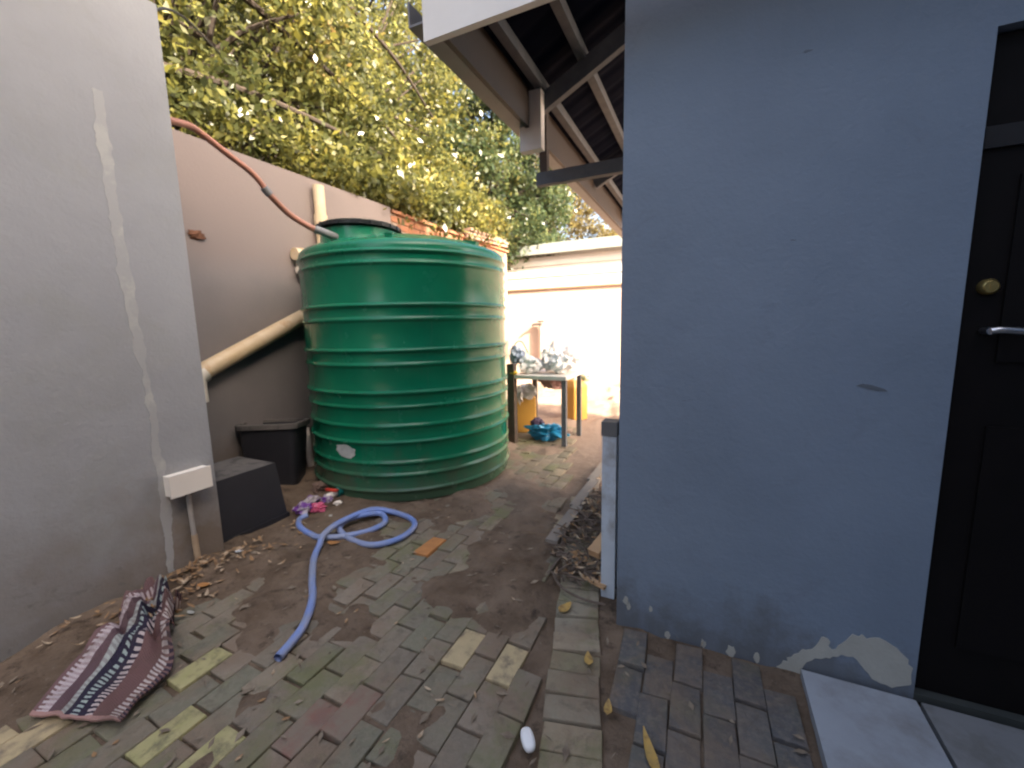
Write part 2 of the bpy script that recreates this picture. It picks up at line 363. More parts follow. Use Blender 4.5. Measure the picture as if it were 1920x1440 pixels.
TILES = mat('roof_tile_clay', (.27,.16,.12), (.22,.135,.10), 6, .85, .3)
LEAF1 = m_leaf('leaf_olive', (.026,.034,.011), (.080,.084,.024), (.21,.19,.036))
LEAF2 = m_leaf('leaf_green', (.020,.036,.016), (.048,.070,.030), (.125,.135,.042))
LEAF3 = m_leaf('leaf_bronze', (.045,.036,.014), (.11,.085,.028), (.24,.19,.05))

# ------------------------------------------------------------------ ground, soil bed
bm = bmesh.new(); v = [bm.verts.new(p) for p in ((-90,-60,-.09),(90,-60,-.09),(90,120,-.09),(-90,120,-.09))]; bm.faces.new(v)
tag(build('ground', bm, SOIL), kind='structure')
def bline(y): return -.61 - (y - 1.74) * .247               # left edge of the border course
def soil_h(x, y):
    h = -.019 + .006 * fbm((x, y, 0), 9, 3)
    k = max(0, min(1, (-1.93 - x + .22 * fbm((x, y, 3), 2.2, 3)) / .35))            # earth drifted against the left wall
    h += k * .036
    d = math.hypot(x + 2.49, y - 3.13)
    if d < 1.25: h += .022 * max(0, 1 - abs(d - .95) / .3)
    b = x - bline(y)
    if y > 1.9 and .30 < b < 1.2 and x > -.9: h += .03 * min(1, (b - .30) / .1)
    if -.06 < b < .50: h += -.004 + .016 * max(0, fbm((x, y, 9), 6, 3))
    n = fbm((x, y, 5), 1.7, 4)
    h += max(0, n - .02 + .22 * min(1, max(0, y - 2.4) / 1.2) - (.4 if -.06 < b < .5 else 0)) * .085
    if y > 5: h += min(1, (y - 5) / 1.2) * .035
    return h
nx, ny = 170, 270
xs = np.linspace(-4.6, 2.4, nx); ys = np.concatenate([np.linspace(-.6, 4.2, 190), np.linspace(4.28, 10.5, ny - 190)])
V = np.array([(x, y, soil_h(x, y)) for y in ys for x in xs])
idx = np.arange(nx * ny).reshape(ny, nx)
Fq = np.stack([idx[:-1,:-1], idx[:-1,1:], idx[1:,1:], idx[1:,:-1]], -1).reshape(-1, 4)
paving = tag(npmesh('paving', V, Fq, SOIL, smooth=True), kind='structure')
paving.name = 'paving'

# ------------------------------------------------------------------ pavers
def paver_mesh(name, lx, ly, h, seed, m):
    bm = bmesh.new(); r = random.Random(seed)
    box(bm, -lx/2, lx/2, -ly/2, ly/2, -h, 0)
    for vv in bm.verts:
        vv.co.x += r.uniform(-.0012, .0004); vv.co.y += r.uniform(-.004, .003)
        if vv.co.z > -.001: vv.co.z += r.uniform(-.0025, .0025)
    top = [e for e in bm.edges if all(q.co.z > -.02 for q in e.verts)]
    bmesh.ops.bevel(bm, geom=top, offset=.0055, segments=3, profile=.5, affect='EDGES')
    bmesh.ops.delete(bm, geom=[f for f in bm.faces if f.normal.z < -.9], context='FACES_ONLY')
    bmesh.ops.recalc_face_normals(bm, faces=bm.faces)
    me = bpy.data.meshes.new(name); bm.to_mesh(me); bm.free(); me.materials.append(m)
    me.polygons.foreach_set('use_smooth', [True] * len(me.polygons)); me.set_sharp_from_angle(angle=R(50))
    return me
PM = {'s': [paver_mesh('paver', .1002, .1905, .05, i, PAVER) for i in range(12)],
      't': [paver_mesh('paver', .194, .098, .05, 40 + i, PAVER_T) for i in range(8)],
      'd': [paver_mesh('paver', .0985, .192, .05, 70 + i, PAVER_D) for i in range(6)]}
specials = {'moss': BR_MOSS, 'cream': BR_CREAM, 'orange': BR_ORANGE, 'red': BR_RED}
want = [(-1.41, .62, 'moss'), (-.625, 1.41, 'cream'), (-1.79, .85, 'moss'), (-1.92, .40, 'cream'), (-1.48, 2.02, 'orange'), (-1.78, 1.64, 'cream'), (-1.60, .55, 'moss'), (-2.05, .30, 'cream'), (-1.02, .90, 'red'), (-1.12, .80, 'red'), (-.80, .62, 'red'), (-1.42, .36, 'moss'), (-.83, 1.38, 'cream')]
plist = []
for i in range(-6, 32):
    x = -.66 - i * .1015
    if x < -4.4: break
    for j in range(-4, 44):
        y = .10 + j * .2035 + (.10175 if i % 2 else 0)
        if x + .05 > bline(y) - .004: continue
        if math.hypot(x + 2.49, y - 3.13) < .82: continue
        if x < -2.50 and y < 1.30: continue
        if x < -3.46: continue
        plist.append(['s', x, y, 0.0])
ang = math.atan(.247)
k = 0
for j in range(-8, 14):
    s = j * .104; y = 1.74 + s * math.cos(ang); x = bline(y) + .115
    if y > 1.95 and j % 5 == 3: continue
    plist.append(['t', x, y, ang])
for a in range(-2, 7):
    for j in range(0, 10):
        x = -.215 + a * .1015; y = 1.60 - j * .2035 - (.10175 if a % 2 else 0)
        if x - .05 < bline(y) + .215 or y < -.2 or x + .05 > .368: continue
        plist.append(['d', x, y, R(1)])
MWt = MW.transposed()
def scr(p):
    v = MWt @ (Vector(p) - Vector((0, 0, CAM_H)))
    return None if v.z < .1 else (960 + F_PX * v.x / v.z, 720 + F_PX * v.y / v.z, v.z)
used = {}
for n, (wx, wy, kind) in enumerate(want):
    c = min((p for p in plist if p[0] == 's'), key=lambda p: (p[1]-wx)**2 + (p[2]-wy)**2); used[id(c)] = kind
    if kind == 'orange':
        c2 = min((p for p in plist if p[0] == 's' and abs(p[1]-c[1]) < .01 and p is not c), key=lambda p: abs(p[2]-c[2]-.2)); 
def vis(p):
    q = scr((p[1], p[2], 0))
    if q is None: return False
    return -60 < q[0] < 1990 and q[1] < 1530 and not (q[0] > 1165 and p[2] > 1.75)
ranked = sorted([p for p in plist if vis(p)], key=lambda p: math.hypot(p[1], p[2]) + (0 if id(p) not in used else -9))
near = ranked[:290]; nearset = set(map(id, near))
rest = [p for p in plist if id(p) not in nearset and p[2] > -.3]
for n, (kd, x, y, rz) in enumerate(near):
    me = random.choice(PM[kd]); o = bpy.data.objects.new('paver', me); COL.objects.link(o); o.parent = paving
    o.location = (x + random.gauss(0, .002), y + random.gauss(0, .003), random.gauss(0, .0028) - (.001 if kd == 't' else 0))
    o.rotation_euler = (random.gauss(0, .012), random.gauss(0, .016), rz + random.gauss(0, .013) + (random.gauss(0, .04) if kd == 't' else 0))
    if id(near[n]) in used:
        o.material_slots[0].link = 'OBJECT'; o.material_slots[0].material = specials[used[id(near[n])]]; o.location.z += .004
        o['label'] = {'moss': 'yellow-green mossy paver', 'cream': 'cream coloured paver', 'orange': 'bright orange clay paver', 'red': 'reddish clay paver'}[used[id(near[n])]]
bm = bmesh.new()
for kd, x, y, rz in rest:
    n0 = len(bm.verts); bm.from_mesh(random.choice(PM[kd])); bm.verts.ensure_lookup_table()
    mt = Matrix.Translation((x, y, random.gauss(0, .003))) @ Matrix.Rotation(rz + random.gauss(0, .012), 4, 'Z') @ Matrix.Rotation(random.gauss(0, .012), 4, 'X')
    bmesh.ops.transform(bm, matrix=mt, verts=bm.verts[n0:])
tag(build('far_pavers', bm, PAVER, paving, smooth=False), kind='stuff')

# ------------------------------------------------------------------ left building (grey wall), back wall, brick wall
lw = empty('grey_building', (-2.53, 1.0, 0), 'grey plastered building wall on the left with a pale filled crack', 'building')
bm = bmesh.new(); box(bm, -7, -2.53, -6, 1.36, -.1, 2.93); build('wall', bm, LEFTW, lw, bevel=.012, seg=3)
bm = bmesh.new()      # filled chase running up the wall: ragged strip a few mm proud
z = .03; L = []
while z < 2.42:
    c = 1.09 + .018 * math.sin(z * 2.3) + .010 * fbm((z, 1, 0), 6); w = max(.005, .016 + .013 * fbm((z, 5, 0), 4) + .006 * fbm((z, 2, 0), 19) + (.005 if z > 1.2 else 0))
    L.append((c - w - .006 * random.random(), c + w + .010 * fbm((z, 8, 1), 15), z)); z += random.uniform(.010, .022)
for a, b2 in zip(L, L[1:]):
    bm.faces.new([bm.verts.new((-2.5285, y_, z_)) for y_, z_ in ((a[0], a[2]), (a[1], a[2]), (b2[1], b2[2]), (b2[0], b2[2]))])
bmesh.ops.remove_doubles(bm, verts=bm.verts, dist=.0008)
r_ = bmesh.ops.extrude_face_region(bm, geom=bm.faces[:]); bmesh.ops.translate(bm, verts=[e for e in r_['geom'] if isinstance(e, bmesh.types.BMVert)], vec=(-.0045, 0, 0))
build('filler_strip', bm, FILLER, lw, smooth=False)

bx = empty('junction_box', (-2.5, 1.21, .53), 'white plastic electrical junction box fixed low on the grey wall corner', 'junction box')
bm = bmesh.new(); box(bm, -2.53, -2.475, 1.112, 1.302, .478, .585); build('box_body', bm, WHITE, bx, bevel=.008, seg=3)
bm = bmesh.new(); box(bm, -2.4745, -2.462, 1.107, 1.307, .472, .59); build('cover', bm, WHITE, bx, bevel=.005, seg=2)
cd = empty('conduit', (-2.51, 1.205, 0), 'thin plaster-coloured conduit running from the junction box down to the soil', 'conduit')
bm = bmesh.new(); tube(bm, [(-2.512, 1.205, .474), (-2.512, 1.208, .22)], .012, 10); build('pipe', bm, mat('conduit_paint', (.40,.37,.34), None, 9, .7, .1), cd, smooth=True)
bm = bmesh.new(); tube(bm, [(-2.511, 1.208, .222), (-2.511, 1.213, -.02)], .015, 10); build('lower_pipe', bm, mat('conduit_bare', (.44,.33,.22), (.34,.24,.16), 12, .7, .1), cd, smooth=True)

bw = empty('plaster_boundary_wall', (-3.5, 2.6, 0), 'dull pinkish-grey plastered yard wall behind the black tubs', 'wall')
bm = bmesh.new(); box(bm, -3.66, -3.5, 1.373, 4.15, -.1, 2.76); build('wall', bm, BACKW, bw, bevel=.015, seg=3)
bm = bmesh.new(); crumple(bm, (-3.495, 1.955, 2.045), (.022, .075, .042), 51, 3, .8, 3.0)
build('broken_pipe_mouth', bm, mat('rust_stain', (.13,.05,.022), (.085,.036,.018), 30, .9, .5), bw)

# brick continuation of the yard wall: courses of bricks on a mortar core
bk = empty('brick_wall', (-3.5, 5.7, 0), 'orange-brown brick yard wall behind the green tank', 'wall')
bm = bmesh.new(); box(bm, -3.66, -3.508, 4.152, 7.4, -.1, 2.70); build('mortar_core', bm, MORTAR, bk)
bmb = bmesh.new(); box(bmb, -.02, .006, 0, .215, 0, .07); bmesh.ops.bevel(bmb, geom=bmb.edges[:], offset=.003, segments=1, affect='EDGES')
brick_me = bpy.data.meshes.new('brick'); bmb.to_mesh(brick_me); bmb.free(); brick_me.materials.append(BRICKW)
for row in range(17, 34):
    for c_ in range(15):
        y = 4.156 + c_ * .225 - (.1125 if row % 2 else 0)
        if y < 4.15 or y > 7.18: continue
        if row < 26 and y < 5.6: continue
        if row < 31 and row % 1 == 0 and y < 4.6: continue
        o = bpy.data.objects.new('brick', brick_me); COL.objects.link(o); o.parent = bk
        o.location = Vector((-3.503 + random.gauss(0, .002), y, .01 + row * .081)) - WLOC[bk]
bm = bmesh.new(); box(bm, -3.70, -3.47, 4.155, 7.42, 2.702, 2.735); build('coping', bm, BRICKW, bk, bevel=.01)
pr = empty('clay_tile_stack', (-3.55, 6.6, 2.735), 'stack of pale clay tiles lying on top of the brick wall', 'tiles')
for k in range(3):
    bm = bmesh.new(); M = Matrix.Translation((-3.58 + random.gauss(0, .012), 6.55 + random.gauss(0, .03), 2.737 + k * .052)) @ Matrix.Rotation(random.gauss(0, .05), 4, 'Z') @ Matrix.Rotation(.05, 4, 'X')
    nseg = 10
    for a in range(nseg):
        y0 = -.75 + a * .15
        box(bm, -.16, .16, y0, y0 + .142, .0, .04, M)
    build('tile', bm, TILES, pr, bevel=.004)

# ------------------------------------------------------------------ drain pipes on the yard wall
dp = empty('drain_pipe', (-3.44, 2.3, 1.0), 'sloping cream drain pipe across the yard wall between grey building and tank', 'pipe')
bm = bmesh.new(); tube(bm, [(-3.445, 1.80, 1.00), (-3.445, 2.95, 1.53)], .066, 20); build('pipe_run', bm, CREAMP, dp, smooth=True)
bm = bmesh.new(); tube(bm, smoothpath([(-3.445, 1.86, 1.02), (-3.445, 1.81, .985), (-3.445, 1.795, .93), (-3.445, 1.795, .80)], 5), .071, 20); build('elbow', bm, mat('pale_pvc', (.62,.58,.50), (.70,.64,.55), 9, .45, .08), dp, smooth=True)
vp = empty('soil_vent_pipe', (-3.42, 3.07, 1.3), 'upright cream vent pipe on the yard wall just behind the tank', 'pipe')
bm = bmesh.new(); tube(bm, [(-3.435, 3.06, .0), (-3.435, 3.06, 2.69)], .052, 20); build('pipe_run', bm, CREAMP, vp, smooth=True)
bm = bmesh.new(); tube(bm, [(-3.435, 3.06, 2.30), (-3.435, 3.06, 2.42)], .062, 20); build('collar', bm, CREAMP, vp, bevel=.004, smooth=True)
vb = empty('pipe_inspection_tee', (-3.42, 2.76, 1.95), 'cream pipe fitting sticking out left of the tank on the yard wall', 'pipe fitting')
bm = bmesh.new(); tube(bm, [(-3.44, 2.735, 2.015), (-3.44, 3.03, 2.015)], .055, 18); build('upper_stub', bm, CREAMP, vb, bevel=.006, smooth=True)
bm = bmesh.new(); tube(bm, [(-3.44, 2.76, 1.875), (-3.44, 3.03, 1.875)], .036, 18); build('lower_stub', bm, mat('pale_pvc', (.62,.58,.50)), vb, bevel=.006, smooth=True)
bm = bmesh.new(); tube(bm, [(-3.44, 2.80, 2.015), (-3.44, 2.85, 2.015)], .064, 18); build('collar', bm, CREAMP, vb, bevel=.005, smooth=True)
wp = empty('short_white_pipe', (-3.35, 2.72, 0), 'short whitish pipe stub standing at the wall foot behind the tall tub', 'pipe')
bm = bmesh.new(); tube(bm, [(-3.38, 2.66, -.02), (-3.40, 2.66, .40)], .03, 14); build('stub', bm, WHITE, wp, smooth=True)

# ------------------------------------------------------------------ water tank
TC = Vector((-2.49, 3.13, 0)); TR = .878
tk = empty('water_tank', TC, 'big dark green ribbed plastic rainwater tank standing against the yard wall', 'water tank')
prof = [(TR - .03, .0), (TR - .006, .012), (TR, .035)]
ribs = [.10, .222, .318, .478, .600, .745, .850, 1.057, 1.162, 1.388, 1.490, 1.786, 1.868]
for z in ribs:
    e_ = .016 + .004 * math.sin(z * 17); prof += [(TR, z - .022), (TR + .002, z - .018), (TR + e_ * .8, z - .011), (TR + e_, z - .003), (TR + e_ * .95, z + .004), (TR + e_ * .5, z + .012), (TR + .001, z + .017), (TR, z + .021)]
prof += [(TR, 1.905), (TR - .008, 1.93), (TR - .03, 1.95), (TR - .075, 1.968), (.62, 2.03), (.40, 2.075), (.15, 2.09), (.02, 2.092)]
bm = bmesh.new(); lathe(bm, prof, TC, 128); build('tank_body', bm, TANK, tk, smooth=True)
HC = Vector((-2.60, 2.70, -.075))
bm = bmesh.new(); lathe(bm, [(.335, 1.93), (.325, 2.03), (.305, 2.075), (.300, 2.165), (.285, 2.175)], HC, 64); build('hatch_neck', bm, TANK, tk, smooth=True)
bm = bmesh.new(); lathe(bm, [(.30, 2.177), (.322, 2.178), (.325, 2.205), (.30, 2.218), (.20, 2.232), (.03, 2.238)], HC, 64)
for k in range(24):
    a = k * math.pi / 12; box(bm, .318, .331, -.012, .012, 2.178, 2.206, Matrix.Translation(HC) @ Matrix.Rotation(a, 4, 'Z'))
build('hatch_lid', bm, LIDB, tk, smooth=True)
for k in range(3):    # radial stiffeners on the crown
    a = R(-60 + 55 * k); bm = bmesh.new()
    beam(bm, TC + Vector((math.cos(a) * .25, math.sin(a) * .25, 2.085)), TC + Vector((math.cos(a) * .78, math.sin(a) * .78, 1.985)), .05, .035)
    build('crown_rib', bm, TANK, tk, bevel=.008)
def on_tank(deg, z, r=TR + .003): return Vector((TC.x + r * math.cos(R(deg)), TC.y + r * math.sin(R(deg)), z))
# pale scraped sticker, ragged outline, wrapped on the curve
bm = bmesh.new(); pc = []
for k in range(22):
    a = 2 * math.pi * k / 22; q = 1 + .28 * fbm((math.cos(a), math.sin(a), 2), 1.6)
    pc.append((math.cos(a) * 6.5 * q, .40 + math.sin(a) * .048 * q - math.cos(a) * .012))
ct = bm.verts.new(on_tank(-88.5, .40, TR + .0045)); rv = [bm.verts.new(on_tank(-88.5 + d, z, TR + .0035)) for d, z in pc]
for k in range(22): bm.faces.new((ct, rv[k], rv[(k + 1) % 22]))
r_ = bmesh.ops.extrude_face_region(bm, geom=bm.faces[:])
for e in r_['geom']:
    if isinstance(e, bmesh.types.BMVert): e.co -= Vector(((e.co.x - TC.x), (e.co.y - TC.y), 0)) * .006
build('peeled_label', bm, mat('peeled_label_paper', (.50,.50,.48), (.38,.40,.38), 30, .9, .3), tk)
# outlet with red-handled valve
od = math.degrees(math.atan2(2.235 - TC.y, -2.56 - TC.x)); dv = Vector((math.cos(R(od)), math.sin(R(od)), 0))
p0 = on_tank(od, .062, TR - .01)
bm = bmesh.new(); tube(bm, [p0, p0 + dv * .05], .038, 16); build('outlet_flange', bm, TEAL, tk, bevel=.003, smooth=True)
bm = bmesh.new(); tube(bm, [p0 + dv * .05, p0 + dv * .12, p0 + dv * .14 - Vector((0, 0, .03))], .024, 14); vb_ = build('valve_body', bm, WHITE, tk, smooth=True)
bm = bmesh.new(); side = dv.cross(Vector((0, 0, 1)))
beam(bm, p0 + dv * .07 + side * -.05 + Vector((0, 0, .036)), p0 + dv * .10 + side * .045 + Vector((0, 0, .042)), .026, .014); build('valve_handle', bm, RED, vb_, bevel=.004)

# filling pipe from the grey building to the hatch
fp = empty('filling_pipe', (-2.65, 1.9, 2.3), 'salmon pipe sagging from the grey building top to the tank', 'pipe')
P = [(-2.575, 1.34, 2.41), (-2.63, 1.45, 2.445), (-2.70, 1.57, 2.475), (-2.71, 1.755, 2.40), (-2.70, 1.90, 2.325), (-2.692, 2.005, 2.212)]
bm = bmesh.new(); tube(bm, smoothpath(P, 8), .019, 12); build('upper_pipe', bm, PIPE_P, fp, smooth=True)
P2 = [(-2.692, 1.99, 2.228), (-2.698, 2.13, 2.135), (-2.65, 2.255, 2.065), (-2.60, 2.33, 2.035)]
bm = bmesh.new(); tube(bm, smoothpath(P2, 8), .021, 12); build('lower_pipe', bm, PIPE_P, fp, smooth=True)
bm = bmesh.new(); tube(bm, [(-2.6925, 1.955, 2.262), (-2.692, 1.992, 2.226)], .026, 12); build('coupling', bm, GREYC, fp, smooth=True)
bm = bmesh.new(); tube(bm, smoothpath([(-2.63, 2.285, 2.052), (-2.575, 2.355, 2.024), (-2.555, 2.42, 2.005)], 5), .029, 12); build('coupling', bm, GREYC, fp, smooth=True)
cb = empty('overhead_cable', (-2.6, 1.3, 2.9), 'thin dark cable crossing the top of the grey wall into the tree', 'cable')
bm = bmesh.new(); tube(bm, smoothpath([(-2.62, .9, 3.25), (-2.60, 1.243, 2.915), (-2.62, 1.34, 2.91), (-3.0, 1.75, 3.25), (-4.3, 3.0, 3.9), (-5.5, 5.0, 4.6)], 6), .007, 6); build('wire', bm, mat('cable_black', (.03,.025,.02)), cb, smooth=True)

# ------------------------------------------------------------------ tubs
def tub(bm, cx, cy, rz, bw_, bd_, tw, td, z0, z1, rim=0.0):
    M = Matrix.Translation((cx, cy, 0)) @ Matrix.Rotation(rz, 4, 'Z')
    v0 = [(-bw_/2,-bd_/2,z0),(bw_/2,-bd_/2,z0),(bw_/2,bd_/2,z0),(-bw_/2,bd_/2,z0)]; v1 = [(-tw/2,-td/2,z1),(tw/2,-td/2,z1),(tw/2,td/2,z1),(-tw/2,td/2,z1)]
    vv = [bm.verts.new(M @ Vector(p)) for p in v0 + v1]
    for f in ((3,2,1,0),(4,5,6,7),(0,1,5,4),(1,2,6,5),(2,3,7,6),(3,0,4,7)): bm.faces.new([vv[i] for i in f])
t1 = empty('upturned_tub', (-2.85, 1.62, 0), 'low black plastic tub upside down with dusty base, at grey wall corner', 'tub')
bm = bmesh.new(); tub(bm, -2.865, 1.625, 0, .45, .455, .40, .385, .045, .42); o = build('tub_shell', bm, BLACKP, t1, bevel=.022, seg=3)
bm = bmesh.new(); tub(bm, -2.865, 1.625, 0, .47, .475, .47, .475, .0, .05); build('rim', bm, BLACKP, t1, bevel=.012)
bm = bmesh.new(); tub(bm, -2.865, 1.625, 0, .385, .37, .36, .345, .4205, .426); build('dusty_base', bm, DUSTY_LIT, t1, bevel=.004)
t2 = empty('tall_tub', (-3.25, 2.24, 0), 'tall black square tub full of dry soil, between low tub and tank', 'tub')
az2 = math.atan2(2.24 - 2.002, -3.03 + 3.45)
ctr = Vector((-3.24, 2.12, 0)) + Vector((-math.sin(az2), math.cos(az2), 0)) * .14
M2 = Matrix.Translation((ctr.x + .03, ctr.y, 0)) @ Matrix.Rotation(az2, 4, 'Z') @ Matrix.Rotation(R(-4), 4, 'X')
def ring(w, d, z, r=.05, n=5):
    out = []
    for cx_, cy_, a0 in ((w/2-r, d/2-r, 0), (-w/2+r, d/2-r, 90), (-w/2+r, -d/2+r, 180), (w/2-r, -d/2+r, 270)):
        for k in range(n + 1):
            a = R(a0 + 90 * k / n); out.append(M2 @ Vector((cx_ + r * math.cos(a), cy_ + r * math.sin(a), z)))
    return out
def shell(bm, rings, cap0=True, cap1=False):
    L = [[bm.verts.new(p) for p in r] for r in rings]; n = len(L[0])
    for a, b in zip(L, L[1:]):
        for k in range(n): bm.faces.new((a[k], a[(k+1) % n], b[(k+1) % n], b[k]))
    if cap0: bm.faces.new(L[0][::-1])
    if cap1: bm.faces.new(L[-1])
bm = bmesh.new(); shell(bm, [ring(.39, .24, .0), ring(.46, .29, .535), ring(.444, .274, .535), ring(.40, .25, .30)], True, True); build('tub_shell', bm, BLACKP, t2, smooth=True)
bm = bmesh.new(); shell(bm, [ring(.463, .293, .512), ring(.492, .322, .516), ring(.497, .327, .556), ring(.485, .315, .562), ring(.448, .278, .560), ring(.446, .276, .537)], False); build('rim', bm, DUSTY_LIT, t2, smooth=True)  # paler rim colour stands for light falling on it
bm = bmesh.new(); shell(bm, [ring(.425, .262, .40), ring(.43, .266, .455)], True, True)
build('dry_soil_fill', bm, mat('dry_soil', (.10,.08,.06), (.06,.045,.035), 22, .95, .6), t2)

# ------------------------------------------------------------------ house on the right
hs = empty('blue_grey_house', (-.315, 1.73, 0), 'slate blue-grey painted house wall on the right, paint flaking at its foot', 'house')
bm = bmesh.new()
box(bm, -.315, 2.45, 1.84, 3.2, -.1, 2.66); box(bm, -.315, .70, 1.73, 1.84, -.1, 2.98); box(bm, 1.60, 2.45, 1.73, 1.84, -.1, 2.98); box(bm, .70, 1.60, 1.73, 1.84, 2.112, 2.98)
build('wall', bm, BLUEW, hs)
bm = bmesh.new()
pp = [(.300,-.01),(.318,.02),(.345,.05),(.372,.085),(.405,.10),(.428,.158),(.447,.163),(.462,.122),(.49,.15),(.521,.199),(.556,.204),(.594,.213),(.640,.19),(.671,.156),(.690,.11),(.688,.06),(.640,.035),(.593,.044),(.56,.075),(.527,.115),(.497,.108),(.455,.085),(.419,.067),(.385,.035),(.374,-.01)]
jit = []
for i in range(len(pp)):
    a, b2 = pp[i], pp[(i+1) % len(pp)]
    for k in range(3):
        t_ = k / 3; jit.append((a[0] + (b2[0]-a[0]) * t_ + random.gauss(0, .003), a[1] + (b2[1]-a[1]) * t_ + random.gauss(0, .003)))
f = bm.faces.new([bm.verts.new((a, 1.7275, b)) for a, b in jit])
r_ = bmesh.ops.extrude_face_region(bm, geom=[f]); bmesh.ops.translate(bm, verts=[e for e in r_['geom'] if isinstance(e, bmesh.types.BMVert)], vec=(0, .006, 0))
bmesh.ops.triangulate(bm, faces=bm.faces[:])
build('flaked_plaster_patch', bm, FLAKE, hs)
for (a, b2, s_) in ((-.275, .11, .022), (-.262, .085, .018), (-.17, .10, .014), (.14, .005, .03), (.23, .01, .025), (.04, .004, .02), (-.10, .0, .02)):
    bm = bmesh.new(); f = bm.faces.new([bm.verts.new((a + math.cos(q) * s_ * random.uniform(.5, 1) * .7, 1.7285, b2 + math.sin(q) * s_ * random.uniform(.6, 1.2))) for q in [k * 2 * math.pi / 9 for k in range(9)]])
    r_ = bmesh.ops.extrude_face_region(bm, geom=[f]); bmesh.ops.translate(bm, verts=[e for e in r_['geom'] if isinstance(e, bmesh.types.BMVert)], vec=(0, .004, 0)); build('paint_chip', bm, FLAKE, hs)
bm = bmesh.new(); f = bm.faces.new([bm.verts.new((a_, 1.7285, b_)) for a_, b_ in ((.462, 1.098), (.478, 1.105), (.50, 1.102), (.535, 1.09), (.545, 1.083), (.52, 1.082), (.495, 1.088))])
r_ = bmesh.ops.extrude_face_region(bm, geom=[f]); bmesh.ops.translate(bm, verts=[e for e in r_['geom'] if isinstance(e, bmesh.types.BMVert)], vec=(0, .003, 0)); build('scuff_mark', bm, mat('scuff', (.12,.14,.165)), hs)
d_ = build('door', (lambda b: (box(b, .705, 1.595, 1.765, 1.81, .032, 2.105), b)[1])(bmesh.new()), DOOR, hs, bevel=.004)
for a0, a1, c0, c1 in ((.80, 1.10, 1.18, 1.72), (1.20, 1.50, 1.18, 1.72), (.80, 1.10, .22, .98), (1.20, 1.50, .22, .98)):
    bm = bmesh.new(); box(bm, a0, a1, 1.7555, 1.7645, c0, c1); build('door_panel', bm, DOOR, d_, bevel=.006, seg=2)
bm = bmesh.new(); box(bm, .712, 1.588, 1.7535, 1.7645, 1.80, 1.86); build('door_rail', bm, mat('rail_dark_metal', (.05,.046,.046), None, 8, .35, .05, metal=.6), d_, bevel=.005)
bm = bmesh.new(); lathe(bm, [(.024, 0), (.024, .012), (.018, .022), (.016, .024)], (0, 0, 0), 24, True, Matrix.Translation((.762, 1.7645, 1.405)) @ Matrix.Rotation(R(90), 4, 'X'))
box(bm, .759, .765, 1.7395, 1.742, 1.395, 1.415); build('lock_cylinder', bm, BRASS, d_, smooth=True)
bm = bmesh.new(); tube(bm, [(.763, 1.757, 1.275), (.763, 1.715, 1.275)], .011, 12)
tube(bm, smoothpath([(.763, 1.717, 1.275), (.79, 1.713, 1.277), (.87, 1.715, 1.268), (.885, 1.722, 1.266)], 5), .0105, 12); build('door_handle', bm, STEEL, d_, smooth=True)
bm = bmesh.new(); box(bm, .702, 1.598, 1.735, 1.82, .0, .030); build('threshold', bm, mat('threshold_concrete', (.05,.055,.05)), hs, bevel=.004)

# eave roof
rf = empty('lean_to_roof', (-1.14, 3.5, 2.55), 'dark sheet roof with timber framing and white fascia overhanging the blue-grey house', 'roof')
SL = .50
def rz_(x): return 2.66 + SL * (x + 1.03)
V = []; Fl = []; ysr = np.arange(1.44, 6.52, .02)
prof_y = []
for k, y in enumerate(ysr):
    ph = (y % .19) / .19; hh = .0 if ph < .55 else (.012 if .66 < ph < .88 else .006)
    prof_y.append(hh)
xsr = [-1.06, -.8, -.3, .3, .85]
V = np.array([(x, y, rz_(x) + .10 + h) for y, h in zip(ysr, prof_y) for x in xsr]); V2 = V + np.array([0, 0, .012])
n_ = len(xsr); idx = np.arange(len(V)).reshape(-1, n_)
q1 = np.stack([idx[:-1,:-1], idx[:-1,1:], idx[1:,1:], idx[1:,:-1]], -1).reshape(-1, 4)
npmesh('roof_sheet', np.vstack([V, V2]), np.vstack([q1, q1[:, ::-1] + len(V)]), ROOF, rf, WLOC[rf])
bm = bmesh.new(); q = [bm.verts.new((x, y, rz_(x) + .135 + dz)) for dz in (0, .02) for x, y in ((.852, 1.44), (2.455, 1.44), (2.455, 3.3), (.852, 3.3))]
for f_ in ((3,2,1,0),(4,5,6,7),(0,1,5,4),(1,2,6,5),(2,3,7,6),(3,0,4,7)): bm.faces.new([q[a_] for a_ in f_])
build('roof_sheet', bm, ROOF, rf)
bm = bmesh.new(); beam(bm, (-1.05, 1.515, 2.54), (2.45, 1.515, 2.54), .03, .22); build('white_fascia', bm, WHITE, rf, bevel=.006)
bm = bmesh.new()      # box gutter along the eave
for (x0, x1, z0, z1) in ((-1.145, -1.137, 2.525, 2.62), (-1.137, -1.062, 2.525, 2.533), (-1.062, -1.054, 2.533, 2.64)): box(bm, x0, x1, 1.535, 6.5, z0, z1)
build('gutter', bm, GUTTER, rf)
bm = bmesh.new(); box(bm, -1.052, -1.027, 1.535, 6.48, 2.515, 2.74); build('eave_board', bm, BROWN_B, rf, bevel=.003)
for x in (-.965, -.72, -.42):
    bm = bmesh.new(); box(bm, x - .025, x + .025, 1.535, 6.45, rz_(x) + .035, rz_(x) + .095); build('purlin', bm, TIMBER, rf, bevel=.003)
for y in (2.62, 4.15, 5.6):
    bm = bmesh.new(); beam(bm, (-1.02, y, rz_(-1.02) - .02), (.8, y, rz_(.8) - .02), .045, .10); build('rafter', bm, TIMBER, rf, bevel=.003)
    bm = bmesh.new(); box(bm, -1.09, -.95, y - .09, y - .03, 2.385, 2.72); build('hanger_block', bm, PALE_T, rf, bevel=.006) if y < 3 else bm.free()
